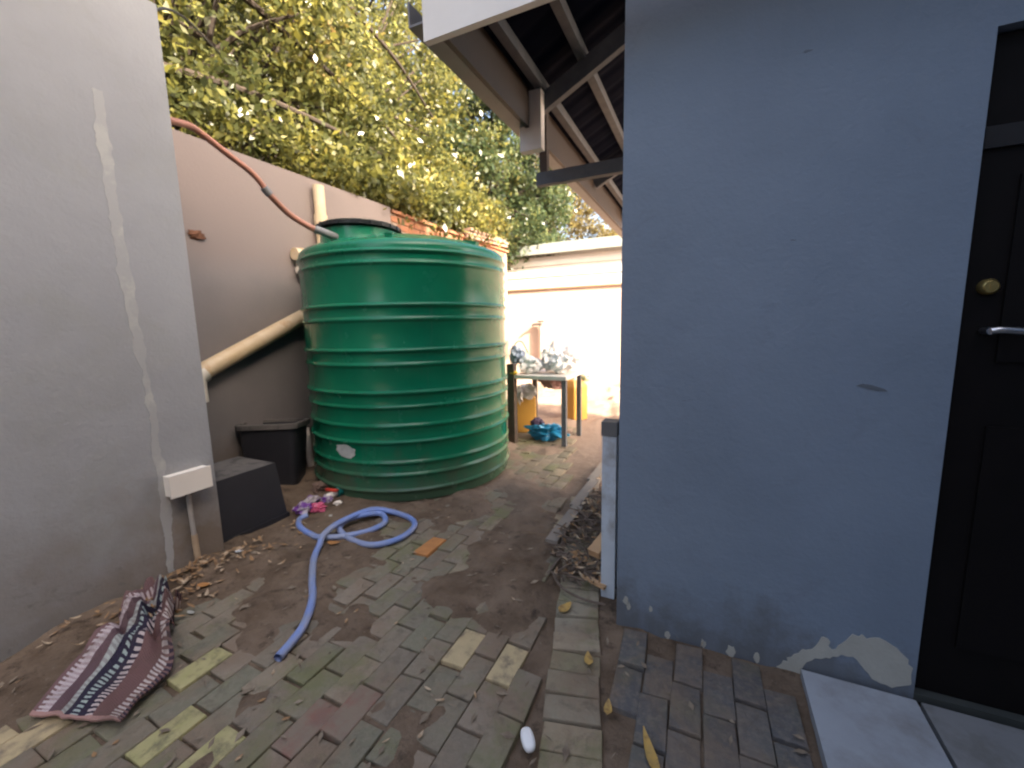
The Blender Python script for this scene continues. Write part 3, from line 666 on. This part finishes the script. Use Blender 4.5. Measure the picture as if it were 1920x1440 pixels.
bm = bmesh.new(); box(bm, -1.06, -.318, 2.72, 2.77, 2.235, 2.315); build('tie_beam', bm, TIMBER, rf, bevel=.004)
bm = bmesh.new(); box(bm, -1.035, -.985, 2.722, 2.765, 2.317, 2.70); build('hanger_strap', bm, TIMBER_D, rf, bevel=.004)
# ------------------------------------------------------------------ added block on the right (unseen, put in to shade the yard)
ns = empty('added_shade_block', (5, -1, 0), 'tall unseen block added on the right to shade the yard', 'house')
bm = bmesh.new(); box(bm, 2.46, 8, -7, 2.4, -.1, 7.2); build('wall', bm, BLUEW, ns)

bh = empty('added_rear_block', (0, -4, 0), 'unseen block added behind the camera to cut down the skylight', 'house')  # added unseen block, put in to shape the skylight on the walls
bm = bmesh.new(); box(bm, .2, 2.45, -9, -2.6, -.1, 6.5); build('wall', bm, LEFTW, bh)
# doorstep
st = empty('doorstep', (.9, 1.3, 0), 'pale concrete doorstep slabs in front of the dark door', 'doorstep')
bm = bmesh.new(); box(bm, .372, .700, .2, 1.712, -.05, .022); build('slab', bm, SLAB, st, bevel=.007, seg=2)
bm = bmesh.new(); box(bm, .714, 1.70, .2, 1.712, -.05, .020); build('slab', bm, SLAB2, st, bevel=.007, seg=2)['label'] = 'worn darker slab'

# ------------------------------------------------------------------ strip between paving and house
kb = empty('edging_kerb', (-.78, 2.7, 0), 'narrow concrete edging between the pavers and the leaf-filled bed', 'kerb')
for (y0, y1) in ((2.20, 2.72), (2.728, 3.25), (3.258, 3.8)):
    bm = bmesh.new(); x0 = -.79 - .02 * (y0 - 2.2); beam(bm, (x0, y0, .015), (x0 + .015, y1, .018), .075, .07); build('kerb_piece', bm, KERBM, kb, bevel=.008)
pb = empty('pale_blue_post', (-.40, 1.96, 0), 'short pale blue painted post behind the left corner of the house', 'post')
bm = bmesh.new(); box(bm, -.424, -.358, 1.90, 1.97, -.02, .80); build('shaft', bm, PALEBLUE, pb, bevel=.012, seg=3)
bm = bmesh.new(); box(bm, -.428, -.354, 1.895, 1.975, .801, .868); build('cap', bm, mat('post_cap', (.16,.155,.15)), pb, bevel=.012)

# heap of twigs and leaves
def leafshape(bm, c, L, Wd, az, tilt, curl, seed=0):
    r = random.Random(seed); n = 5; u = Vector((math.cos(az), math.sin(az), 0)); s = Vector((-math.sin(az), math.cos(az), 0)); rows = []
    for i in range(n + 1):
        t = i / n; w = Wd * max(.04, math.sin(math.pi * min(.985, t ** .8 * .95 + .03))) * .5 * r.uniform(.85, 1.1); zz = curl * (4 * (t - .5) ** 2) * L + .002
        p = Vector(c) + u * (t - .5) * L + Vector((0, 0, zz + tilt * (t - .5) * L))
        rows.append([bm.verts.new(p - s * w + Vector((0, 0, .25 * w))), bm.verts.new(p), bm.verts.new(p + s * w + Vector((0, 0, .25 * w)))])
    for a, b in zip(rows, rows[1:]):
        bm.faces.new((a[0], a[1], b[1], b[0])); bm.faces.new((a[1], a[2], b[2], b[1]))
bm = bmesh.new()
for k in range(240):
    y = random.uniform(1.88, 3.1); x = random.uniform(-.76 + max(0, 2.15 - y) * .35, -.43); z = .02 + random.random() * .07 * max(.2, 1 - abs(y - 2.2))
    a = random.uniform(0, 6.28); L = random.uniform(.05, .18); d = Vector((math.cos(a), math.sin(a), random.gauss(0, .2))) * L / 2
    tube(bm, [Vector((x, y, z)) - d, Vector((x + random.gauss(0, .006), y, z + .006)), Vector((x, y, z)) + d], random.uniform(.002, .006), 5)
hp = tag(build('twig_heap', bm, TWIG, None, (-.6, 2.3, 0)), 'heap of dry twigs in the bed beside the house corner', 'twigs', kind='stuff')
bm = bmesh.new()
for k in range(150):
    y = random.uniform(1.85, 3.3); x = random.uniform(-.77 + max(0, 2.2 - y) * .3, -.42)
    leafshape(bm, (x, y, .03 + random.random() * .05), random.uniform(.03, .07), random.uniform(.012, .025), random.uniform(0, 6.28), random.gauss(0, .3), random.gauss(.1, .15), k)
tag(build('leaf_litter', bm, LEAF_B, None, (-.6, 2.5, 0)), 'brown leaf litter lying over the twig heap', 'leaves', kind='stuff')
for nm, p, q, w, lab in (('wood_offcut', (-.50, 2.06, .10), (-.44, 2.22, .16), .07, 'pale cut wood offcut lying on top of the twig heap'), ('wood_offcut', (-.56, 2.55, .06), (-.44, 2.62, .07), .05, 'small bright wood chip at the far end of the twig heap'), ('wood_offcut', (-.50, 1.92, .05), (-.40, 1.885, .04), .025, 'thin orange wood splinter by the foot of the pale blue post')):
    bm = bmesh.new(); beam(bm, p, q, w, w * .6); tag(build(nm, bm, OFFCUT, None, p, bevel=.004), lab, 'wood', 'wood offcuts in the bed')
bm = bmesh.new(); tube(bm, smoothpath([(-.70, 1.95, .02), (-.60, 1.82, .03), (-.48, 1.775, .03), (-.38, 1.79, .02)], 6), .006, 6)
tag(build('fallen_branch', bm, TWIG, None, (-.55, 1.8, 0), smooth=True), 'thin curved fallen branch in front of the twig heap', 'branch')

# dry leaves drifted at the left wall
bm = bmesh.new()
for k in range(190):
    y = random.gauss(1.10, .26); x = -2.50 + abs(random.gauss(0, .15))
    leafshape(bm, (x, y, max(0, soil_h(x, y)) + .004 + random.random() * .03), random.uniform(.022, .058), random.uniform(.009, .022), random.uniform(0, 6.28), random.gauss(0, .35), random.gauss(.1, .12), k)
for k in range(60):
    x, y = random.uniform(-2.5, -.7), random.uniform(.4, 2.6); leafshape(bm, (x, y, max(0, soil_h(x, y)) + .006), random.uniform(.018, .04), random.uniform(.006, .014), random.uniform(0, 6.28), random.gauss(0, .1), .1, k)
tag(build('dry_leaf_drift', bm, LEAF_B, None, (-2.4, 1.1, 0)), 'drift of dry brown leaves along the foot of the grey wall', 'leaves', kind='stuff')
bm = bmesh.new()
for k in range(420):
    x, y = random.uniform(-2.4, .35), random.uniform(.3, 3.2)
    L = random.uniform(.008, .03); a = random.uniform(0, 6.28); c = Vector((x, y, max(.002, soil_h(x, y)) + .006)); u = Vector((math.cos(a), math.sin(a), random.gauss(0, .1))) * L; s = Vector((-math.sin(a), math.cos(a), 0)) * L * random.uniform(.1, .5)
    bm.faces.new([bm.verts.new(p) for p in (c - u, c + s + Vector((0, 0, .003)), c + u, c - s)])
tag(build('ground_bits', bm, mat('debris_bits', (.30,.24,.17), (.12,.085,.06), 16, .9, .0), None, (-1, 1.5, 0)), 'scattered crumbs and chips of leaf across the pavers', 'litter', kind='stuff')
for (x, y, L, Wd, az, m_, lab) in (
    (-2.02, 1.70, .085, .04, .3, LEAF_O, 'orange curled leaf beside the blue hose'),
    (-.545, 1.70, .085, .05, 1.2, LEAF_Y, 'broad yellow leaf on the tan bricks near the house corner'),
    (-.37, 1.45, .065, .036, 1.9, LEAF_Y, 'yellow leaf midway along the tan brick course'),
    (-.255, 1.27, .06, .03, 1.7, LEAF_Y, 'small yellow leaf beside the slate-grey pavers'),
    (-.105, 1.17, .14, .035, 2.0, LEAF_Y, 'long narrow yellow leaf nearest the camera'),
    (-2.30, 1.12, .07, .04, .4, LEAF_O, 'bright orange leaf on the leaf drift below the conduit'),
    (-2.42, 1.38, .05, .035, .4, SOAPM, 'white paper scrap by the corner of the low tub'),
    (-2.15, .98, .05, .02, .1, FLAKE, 'pale dry pod right of the rumpled rug')):
    bm = bmesh.new(); leafshape(bm, (x, y, max(.002, soil_h(x, y)) + .008), L, Wd, az, .05, .12)
    r_ = bmesh.ops.extrude_face_region(bm, geom=bm.faces[:]); bmesh.ops.translate(bm, verts=[e for e in r_['geom'] if isinstance(e, bmesh.types.BMVert)], vec=(0, 0, .002))
    tag(build('paper_scrap' if m_ is SOAPM else 'fallen_leaf', bm, m_, None, (x, y, .01), smooth=True), lab, 'paper' if m_ is SOAPM else 'leaf')
bm = bmesh.new(); M = Matrix.Translation((-.462, 1.052, .022)) @ Matrix.Rotation(R(-52), 4, 'Z')
r_ = bmesh.ops.create_uvsphere(bm, u_segments=24, v_segments=14, radius=1)
for v_ in r_['verts']:
    c = v_.co; s = lambda q, e: math.copysign(abs(q) ** e, q)
    v_.co = M @ Vector((s(c.x, .75) * .038, s(c.y, .75) * .021, s(c.z, .7) * .016))
tag(build('soap_bar', bm, SOAPM, None, (-.462, 1.052, 0), smooth=True), 'small rounded white soap bar lying on the pavers', 'soap')

# ------------------------------------------------------------------ rug
Lp = [(-2.065,.435), (-2.14,.515), (-2.23,.60), (-2.33,.70), (-2.39,.80), (-2.43,.89), (-2.46,.985)]
Rp = [(-1.73,.548), (-1.765,.60), (-1.80,.675), (-1.855,.765), (-1.99,.83), (-2.12,.90), (-2.25,1.0)]
Ls, Rs = smoothpath([(a, b, 0) for a, b in Lp], 10), smoothpath([(a, b, 0) for a, b in Rp], 10)
nu = 46; bm = bmesh.new(); uvl = bm.loops.layers.uv.new('UVMap'); grid = []
for i, (l, r) in enumerate(zip(Ls, Rs)):
    s = i / (len(Ls) - 1); row = []
    for j in range(nu + 1):
        u = j / nu; p = l.lerp(r, u); amp = .010 + .15 * max(0, s - .36) ** .75
        z = .022 + .008 * (1 - s) + amp * (abs(math.sin(u * 5.2 + s * 9 + 1.2 * fbm((u, s, 1), 2))) * .9 + .35 * fbm((u * 1.5, s * 2, 4), 2.2))
        z += max(0, s - .42) * .10 * (fbm((u * 2.5, s * 7, 11), 1.6) + .5 * math.sin(s * 34 + 3 * u + 2 * fbm((u, s, 2), 3)))
        z += .035 * math.exp(-((s - .52 - .25 * (u - .5)) / .06) ** 2) * (u > .25)
        p = p + Vector((.012 * fbm((u, s, 7), 3), .014 * fbm((u, s, 9), 3), 0)); p.z = max(z, .016)
        if p.x < -2.51: p.x = -2.51
        row.append((bm.verts.new(p), (u, s)))
    grid.append(row)
for a, b in zip(grid, grid[1:]):
    for j in range(nu):
        q = (a[j], a[j+1], b[j+1], b[j]); f = bm.faces.new([e[0] for e in q])
        for lp, e in zip(f.loops, q): lp[uvl].uv = e[1]
r_ = bmesh.ops.extrude_face_region(bm, geom=bm.faces[:]); bmesh.ops.translate(bm, verts=[e for e in r_['geom'] if isinstance(e, bmesh.types.BMVert)], vec=(0, 0, -.007))
tag(build('woven_rug', bm, RUG, None, (-2.1, .75, 0), smooth=True), 'rumpled mauve woven rag rug with white dashed stripes by the grey wall', 'rug')

# ------------------------------------------------------------------ blue hose
HP = [(-2.50, 1.90, .03), (-2.505, 1.84, .022), (-2.40, 1.765, .022), (-2.25, 1.725, .022), (-2.16, 1.72, .024), (-2.04, 1.775, .026), (-1.94, 1.89, .024), (-1.915, 2.01, .022), (-1.96, 2.085, .024), (-2.03, 2.11, .035),
      (-2.09, 2.03, .05), (-2.15, 1.93, .045), (-2.13, 1.845, .026), (-1.95, 1.775, .022), (-1.78, 1.78, .022), (-1.685, 1.905, .022), (-1.695, 2.06, .022), (-1.79, 2.15, .022), (-1.97, 2.172, .03), (-2.09, 2.085, .062),
      (-2.135, 1.86, .066), (-2.12, 1.72, .055), (-2.075, 1.64, .03), (-1.99, 1.53, .022), (-1.83, 1.385, .022), (-1.68, 1.26, .022), (-1.575, 1.13, .022), (-1.535, 1.045, .022), (-1.505, .955, .023)]
bm = bmesh.new(); hpth = smoothpath(HP, 10); tube(bm, hpth, .0185, 14, cap=False)
e0 = hpth[-1]; tdir = (hpth[-1] - hpth[-2]).normalized()
tube(bm, [e0, e0 - tdir * .03], .0158, 14, cap=False); 
tag(build('garden_hose', bm, HOSE, None, (-2.0, 1.7, 0), smooth=True), 'loosely coiled light blue hose lying in front of the tank', 'hose')

# rubbish by the tubs
for i, (nm, c, s, m_, lab, cat) in enumerate((
    ('plastic_wrapper', (-2.57, 1.93, .055), (.085, .07, .05), PURPLE, 'purple crumpled wrapper nearest the low black tub', 'wrapper'),
    ('plastic_wrapper', (-2.50, 1.99, .05), (.075, .06, .045), PINK, 'pink crumpled wrapper at the end of the blue hose', 'wrapper'),
    ('plastic_wrapper', (-2.64, 2.05, .05), (.09, .07, .045), PALEW, 'pale silvery wrapper behind the pink one', 'wrapper'),
    ('plastic_wrapper', (-2.56, 2.13, .045), (.06, .05, .04), PURPLE, 'purple and white wrapper next to the tank valve', 'wrapper'),
    ('crumpled_paper', (-2.44, 2.12, .035), (.04, .034, .03), WHITE, 'crumpled white paper in front of the tank valve', 'paper'),
    ('crumpled_rag', (-2.78, 2.26, .06), (.10, .08, .06), mat('brown_rag', (.20,.13,.10), (.13,.085,.07), 12, .9, .3), 'brown rag heaped beside the tall tub', 'rag'),
    ('small_stone', (-2.35, 1.97, .02), (.025, .018, .014), FLAKE, 'small pale stone between wrappers and hose loop', 'stone'))):
    bm = bmesh.new(); crumple(bm, c, s, i + 3, 3 if max(s) > .03 else 2, .75, 3.4, .012, i)
    tag(build(nm, bm, m_, None, (c[0], c[1], 0), smooth=False), lab, cat)

# ------------------------------------------------------------------ table with bags in the yard
tb = empty('work_table', (-1.63, 4.5, 0), 'small timber table loaded with white plastic bags beside the tank', 'table')
bm = bmesh.new(); box(bm, -1.95, -1.32, 4.18, 4.86, .735, .775); build('tabletop', bm, FARW, tb, bevel=.006)
for (x, y, w, m_) in ((-1.96, 4.20, .085, TIMBER_D), (-1.36, 4.24, .05, TIMBER), (-1.93, 4.82, .05, TIMBER_D), (-1.36, 4.82, .05, TIMBER)):
    bm = bmesh.new(); box(bm, x - w/2, x + w/2, y - w/2, y + w/2, -.03, .90 if w > .08 else .734); build('leg', bm, m_, tb, bevel=.006)
for i, (c, s, m_, lab) in enumerate((
    ((-1.99, 4.42, .98), (.12, .11, .13), BAGG, 'blue-grey plastic bag at the tank end of the table'),
    ((-1.80, 4.40, .865), (.18, .15, .12), BAGW, 'white bag in the middle front of the table'),
    ((-1.62, 4.55, .96), (.17, .14, .21), BAGW, 'tall white bag at the back of the table'),
    ((-1.46, 4.45, .885), (.18, .16, .14), BAGW, 'white bag hanging over the right end of the table'),
    ((-1.50, 4.75, .93), (.19, .15, .19), BAGW, 'white bag at the far right corner of the table'),
    ((-2.02, 4.55, .50), (.05, .12, .14), BAGW, 'white bag wedged between tank and table leg'))):
    bm = bmesh.new(); crumple(bm, c, s, i + 20, 3, .7, 2.6, None, i * .7); tag(build('plastic_bag', bm, m_, None, c, smooth=False), lab, 'bag', 'bags on the work table')
bm = bmesh.new(); crumple(bm, (-1.93, 4.20 - .02, .80), (.06, .03, .03), 31, 2, .4); tag(build('yellow_cloth', bm, mat('yellow_cloth', (.70,.42,.03)), None, (-1.93, 4.18, .78)), 'small yellow cloth at the front left table corner', 'cloth')
bm = bmesh.new(); crumple(bm, (-1.63, 4.42, .10), (.30, .16, .12), 33, 4, .8, 2.6, .0); tag(build('blue_bag', bm, BAGB, None, (-1.6, 4.45, 0)), 'bright blue plastic bag on the ground under the table', 'bag')
bm = bmesh.new(); crumple(bm, (-1.78, 4.50, .17), (.10, .10, .08), 35, 3, .7, 2.6, .0); tag(build('dark_bag', bm, mat('dark_purple_bag', (.05,.03,.07)), None, (-1.78, 4.5, 0)), 'dark crumpled bag against the blue bag under the table', 'bag')
bm = bmesh.new(); crumple(bm, (-1.62, 4.60, .665), (.20, .14, .11), 37, 3, .7, 2.6); tag(build('pink_cloth', bm, mat('dusty_pink_cloth', (.55,.30,.27), None, 9, .9), None, (-1.64, 4.62, .4)), 'dusty pink cloth hanging below the tabletop', 'cloth')
def jerry(name, c, w, d, h, rz, lab):
    t = empty(name, c, lab, 'container'); M = Matrix.Translation(c) @ Matrix.Rotation(rz, 4, 'Z')
    bm = bmesh.new(); n0 = box(bm, -w/2, w/2, -d/2, d/2, 0, h * .72, M)
    top = [M @ Vector((sx * w * .26 - w * .1, sy * d * .3, h * .86)) for sx, sy in ((-1,-1),(1,-1),(1,1),(-1,1))]
    fac = [f for f in bm.faces if all((v.co - Vector(c)).z > h * .5 for v in f.verts)][0]
    r = bmesh.ops.extrude_face_region(bm, geom=[fac]); bmesh.ops.delete(bm, geom=[fac], context='FACES_ONLY')
    vs2 = [e for e in r['geom'] if isinstance(e, bmesh.types.BMVert)]
    for v in vs2: v.co = min(top, key=lambda q: (q.xy - v.co.xy).length)
    build('body', bm, AMBER, t, bevel=min(w, d) * .12, seg=3)
    bm = bmesh.new(); lathe(bm, [(w*.13, h*.84), (w*.13, h*.95), (w*.11, h)], M @ Vector((-w*.1, 0, 0)), 16); build('cap', bm, WHITE, t, smooth=True)
    bm = bmesh.new(); tube(bm, smoothpath([M @ Vector((w*.05, 0, h*.86)), M @ Vector((w*.22, 0, h*.93)), M @ Vector((w*.40, 0, h*.86)), M @ Vector((w*.42, 0, h*.70))], 5), w*.05, 8); build('handle', bm, AMBER, t, smooth=True)
jerry('plastic_jerrycan', (-2.02, 4.72, .0), .26, .2, .60, .4, 'amber plastic jerrycan standing under the table')
jerry('plastic_jerrycan', (-1.62, 5.55, .0), .28, .22, .66, 1.1, 'amber plastic jerrycan standing behind the table')
bm = bmesh.new(); crumple(bm, (-1.97, 4.66, .52), (.16, .12, .12), 41, 3, .6, 2.4); tag(build('plastic_bag', bm, BAGW, None, (-1.97, 4.66, .5)), 'white bag draped over the jerrycan under the table', 'bag')
bm = bmesh.new(); tube(bm, smoothpath([(-2.05, 4.4, 1.0), (-2.0, 4.42, 1.12), (-1.93, 4.44, 1.13), (-1.86, 4.45, 1.0)], 6), .006, 6); tag(build('wire_loop', bm, mat('wire_dark', (.05,.045,.05)), None, (-1.95, 4.4, 1), smooth=True), 'thin dark wire loop sticking up from the blue-grey bag', 'wire')

# ------------------------------------------------------------------ far outbuilding
fb = empty('outbuilding', (-2.5, 9.5, 0), 'sunlit cream outbuilding with grey gutter at the back of the yard', 'building')
bm = bmesh.new(); box(bm, -9, 6, 9.5, 13, -.1, 2.16); build('lower_wall', bm, PINKW, fb)
bm = bmesh.new(); box(bm, -9, 6, 9.46, 13, 2.163, 2.20); build('shadow_strip', bm, mat('brown_shadow_strip', (.36,.23,.15), (.28,.18,.12), 9, .8), fb, bevel=.006)  # brown strip stands in for the shadow line across the wall
for (z0, z1, y0) in ((2.203, 2.45, 9.50), (2.455, 2.70, 9.48), (2.705, 2.90, 9.46)):
    bm = bmesh.new(); box(bm, -9, 6, y0, 9.9, z0, z1); build('weatherboard', bm, FARW, fb, bevel=.008)
bm = bmesh.new()
for (y0, y1, z0, z1) in ((9.30, 9.308, 2.95, 3.16), (9.308, 9.44, 2.95, 2.96), (9.44, 9.45, 2.96, 3.16)): box(bm, -9, 6, y0, y1, z0, z1)
build('gutter', bm, GUTTER_F, fb)
bm = bmesh.new(); q = [bm.verts.new(p) for p in ((-9, 9.42, 3.17), (6, 9.42, 3.17), (6, 14, 3.5), (-9, 14, 3.5))]; f = bm.faces.new(q)
r_ = bmesh.ops.extrude_face_region(bm, geom=[f]); bmesh.ops.translate(bm, verts=[e for e in r_['geom'] if isinstance(e, bmesh.types.BMVert)], vec=(0, 0, .03)); build('roof', bm, GUTTER_F, fb)
tp = empty('wall_tap', (-3.62, 9.45, .6), 'dark garden tap on a pinkish standpipe against the outbuilding', 'tap')
bm = bmesh.new(); tube(bm, [(-3.60, 9.42, -.1), (-3.60, 9.42, 1.30)], .045, 12); build('standpipe', bm, mat('pinkish_pipe', (.46,.27,.22)), tp, smooth=True)
bm = bmesh.new(); tube(bm, [(-3.60, 9.42, 1.30), (-3.60, 9.42, 1.38)], .035, 12); tube(bm, smoothpath([(-3.60, 9.42, 1.34), (-3.75, 9.38, 1.345), (-3.80, 9.36, 1.30)], 4), .028, 10); beam(bm, (-3.68, 9.41, 1.41), (-3.52, 9.41, 1.41), .03, .03); build('tap_head', bm, mat('tap_iron', (.09,.075,.07), None, 9, .5, .1, metal=.5), tp, smooth=True)

# ------------------------------------------------------------------ small plants and trees
def leaves(n, centers, sig, L, name, m_, parent, droop=.0, clip=None):
    C = centers[rng.integers(0, len(centers), n)]
    P = C + rng.normal(0, 1, (n, 3)) * sig
    if clip is not None: P = P[clip(P)]
    n = len(P)
    d = rng.normal(0, 1, (n, 3)); d[:, 2] -= droop; d /= np.linalg.norm(d, axis=1)[:, None]
    e = rng.normal(0, 1, (n, 3)); s = np.cross(d, e); s /= np.linalg.norm(s, axis=1)[:, None]
    l = (L * rng.uniform(.6, 1.35, n))[:, None]; w = l * rng.uniform(.18, .30, n)[:, None]
    nrm = np.cross(d, s)
    V = np.stack([P - d * l / 2, P + s * w - d * l * .05 + nrm * w * .3, P + d * l / 2, P - s * w - d * l * .05 + nrm * w * .3], 1).reshape(-1, 3)
    F_ = np.arange(n * 4).reshape(n, 4)
    return npmesh(name, V, F_, m_, parent, WLOC[parent])
def tree(base, h, crown, ncl, nleaf, L, m_, label, limbs, clip, trunk_r=.12, sig=.185, droop=()):
    t = empty('leafy_tree', base, label, 'tree', 'trees behind the yard wall')
    b = Vector(base); bm = bmesh.new(); cen = []
    top = b + Vector((random.gauss(0, .3), random.gauss(0, .3), h))
    tube(bm, smoothpath([b - Vector((0, 0, .3)), b.lerp(top, .4) + Vector((.15, -.1, 0)), b.lerp(top, .75), top], 5), [trunk_r * (1 - .045 * i) for i in range(16)], 10)
    (cx, cy, cz), (rx_, ry_, rz2) = crown
    for k in range(ncl):
        while True:
            p = Vector((random.uniform(-1, 1), random.uniform(-1, 1), random.uniform(-1, 1)))
            if p.length < 1 and p.length > .25: break
        c = Vector((cx + p.x * rx_, cy + p.y * ry_, cz + p.z * rz2))
        if clip is not None and not clip(np.array([c]))[0]: continue
        cen.append(c)
        if k % 3 == 0:
            st_ = b.lerp(top, random.uniform(.45, .95)); mid = st_.lerp(c, .5) + Vector((random.gauss(0, .2), random.gauss(0, .2), .25))
            tube(bm, smoothpath([st_, mid, c], 4), [.045 - .0045 * i for i in range(9)], 6)
    for d_ in droop: cen += [Vector(d_)] * 3; tube(bm, smoothpath([b.lerp(top, .6), b.lerp(top, .6).lerp(Vector(d_), .5) + Vector((0, 0, .35)), d_], 4), [.03 - .003 * i for i in range(9)], 6)
    for P_ in limbs: tube(bm, smoothpath(P_, 6), [.042 * (1 - i / (6 * (len(P_) - 1) + 1) * .7) for i in range(6 * (len(P_) - 1) + 1)], 8)
    build('trunk', bm, BARK, t, smooth=True)
    leaves(nleaf, np.array([tuple(c) for c in cen]), np.array([sig, sig, sig * .8]), L, 'crown', m_, t, .3, clip)
clipw = lambda P: (P[:, 0] < -3.30 - .0 * P[:, 2]) & (P[:, 2] > 2.5) | (P[:, 0] < -3.75)
clipf = lambda P: (P[:, 1] > 10.2) & (P[:, 2] > 2.9) | (P[:, 1] > 13.3) | (P[:, 0] < -3.8)
tree((-5.4, 2.6, 0), 4.2, ((-5.2, 3.4, 4.15), (1.7, 2.3, 1.75)), 190, 52000, .085, LEAF1, 'nearest olive-green tree, its brown limbs leaning over the plaster yard wall', [
    [(-5.2, 1.6, 3.6), (-4.3, 2.324, 3.937), (-4.5, 3.03, 4.067), (-4.7, 3.704, 4.095), (-5.0, 4.757, 4.185)], [(-5.2, 2.8, 2.4), (-4.4, 2.6, 3.2), (-4.1, 3.4, 3.5), (-4.2, 4.6, 3.55)], [(-5.3, 2.9, 3.4), (-4.6, 3.6, 4.7), (-4.6, 4.6, 5.3)], [(-4.6, 1.7, 4.5), (-3.95, 2.5, 4.35), (-3.9, 3.4, 4.2), (-4.0, 4.6, 4.05), (-4.3, 5.8, 3.9)], [(-4.4, 1.8, 3.5), (-3.85, 2.6, 3.45), (-3.8, 3.6, 3.5), (-4.0, 4.8, 3.6)], [(-4.8, 2.6, 5.3), (-4.0, 3.6, 5.1), (-3.9, 4.8, 4.9), (-4.2, 6.2, 4.7)]], clipw, droop=[(-3.9, 2.4, 3.15), (-3.8, 3.0, 3.1), (-3.8, 3.6, 3.1), (-4.0, 2.7, 3.5), (-4.0, 3.9, 3.5)])
tree((-6.6, 6.2, 0), 5.6, ((-6.1, 6.6, 5.2), (2.2, 2.7, 3.1)), 260, 68000, .10, LEAF1, 'tall yellow-green tree directly above the tank', [[(-6.5, 6.0, 3), (-5.4, 5.4, 4.4), (-4.6, 5.6, 5.0)]], clipw, droop=[(-3.7, 4.2, 3.05), (-3.75, 4.8, 3.1), (-3.65, 5.4, 3.1), (-3.6, 6.0, 3.15), (-3.7, 6.6, 3.3), (-3.6, 7.2, 3.25), (-4.0, 5.0, 3.5), (-3.9, 6.2, 3.6), (-3.55, 4.5, 2.92), (-3.52, 5.1, 2.93), (-3.55, 5.8, 2.96), (-3.5, 6.4, 3.0)])
tree((-5.6, 10.0, 0), 6.0, ((-5.3, 10.2, 5.0), (2.1, 2.7, 2.9)), 230, 58000, .115, LEAF2, 'darker green tree between the tank and the eave', [], clipw)
tree((-9.5, 4.0, 0), 6.5, ((-9.2, 4.5, 5.5), (2.4, 3.6, 3.4)), 130, 22000, .12, LEAF2, 'deep green tree furthest left beyond the yard wall', [], clipw)
tree((-10.5, 10.5, 0), 7.5, ((-10.0, 10.5, 8.0), (3.6, 4.2, 6.0)), 260, 44000, .14, LEAF1, 'large olive tree in the distance left of the outbuilding', [], clipw)
tree((-6.5, 16.5, 0), 5.6, ((-6.2, 16.5, 5.2), (3.2, 2.2, 3.2)), 190, 34000, .13, LEAF3, 'bronze-yellow tree behind the outbuilding roof', [], clipf)
pl = empty('weed_tuft', (-2.7, 9.0, 0), 'small green weed tuft on the sunlit yard ground', 'plant')
cc = np.array([(-2.7 + random.gauss(0, .15), 9.0 + random.gauss(0, .08), .06 + random.random() * .1) for k in range(14)])
leaves(220, cc, np.array([.04, .04, .04]), .07, 'leaves', LEAF2, pl)
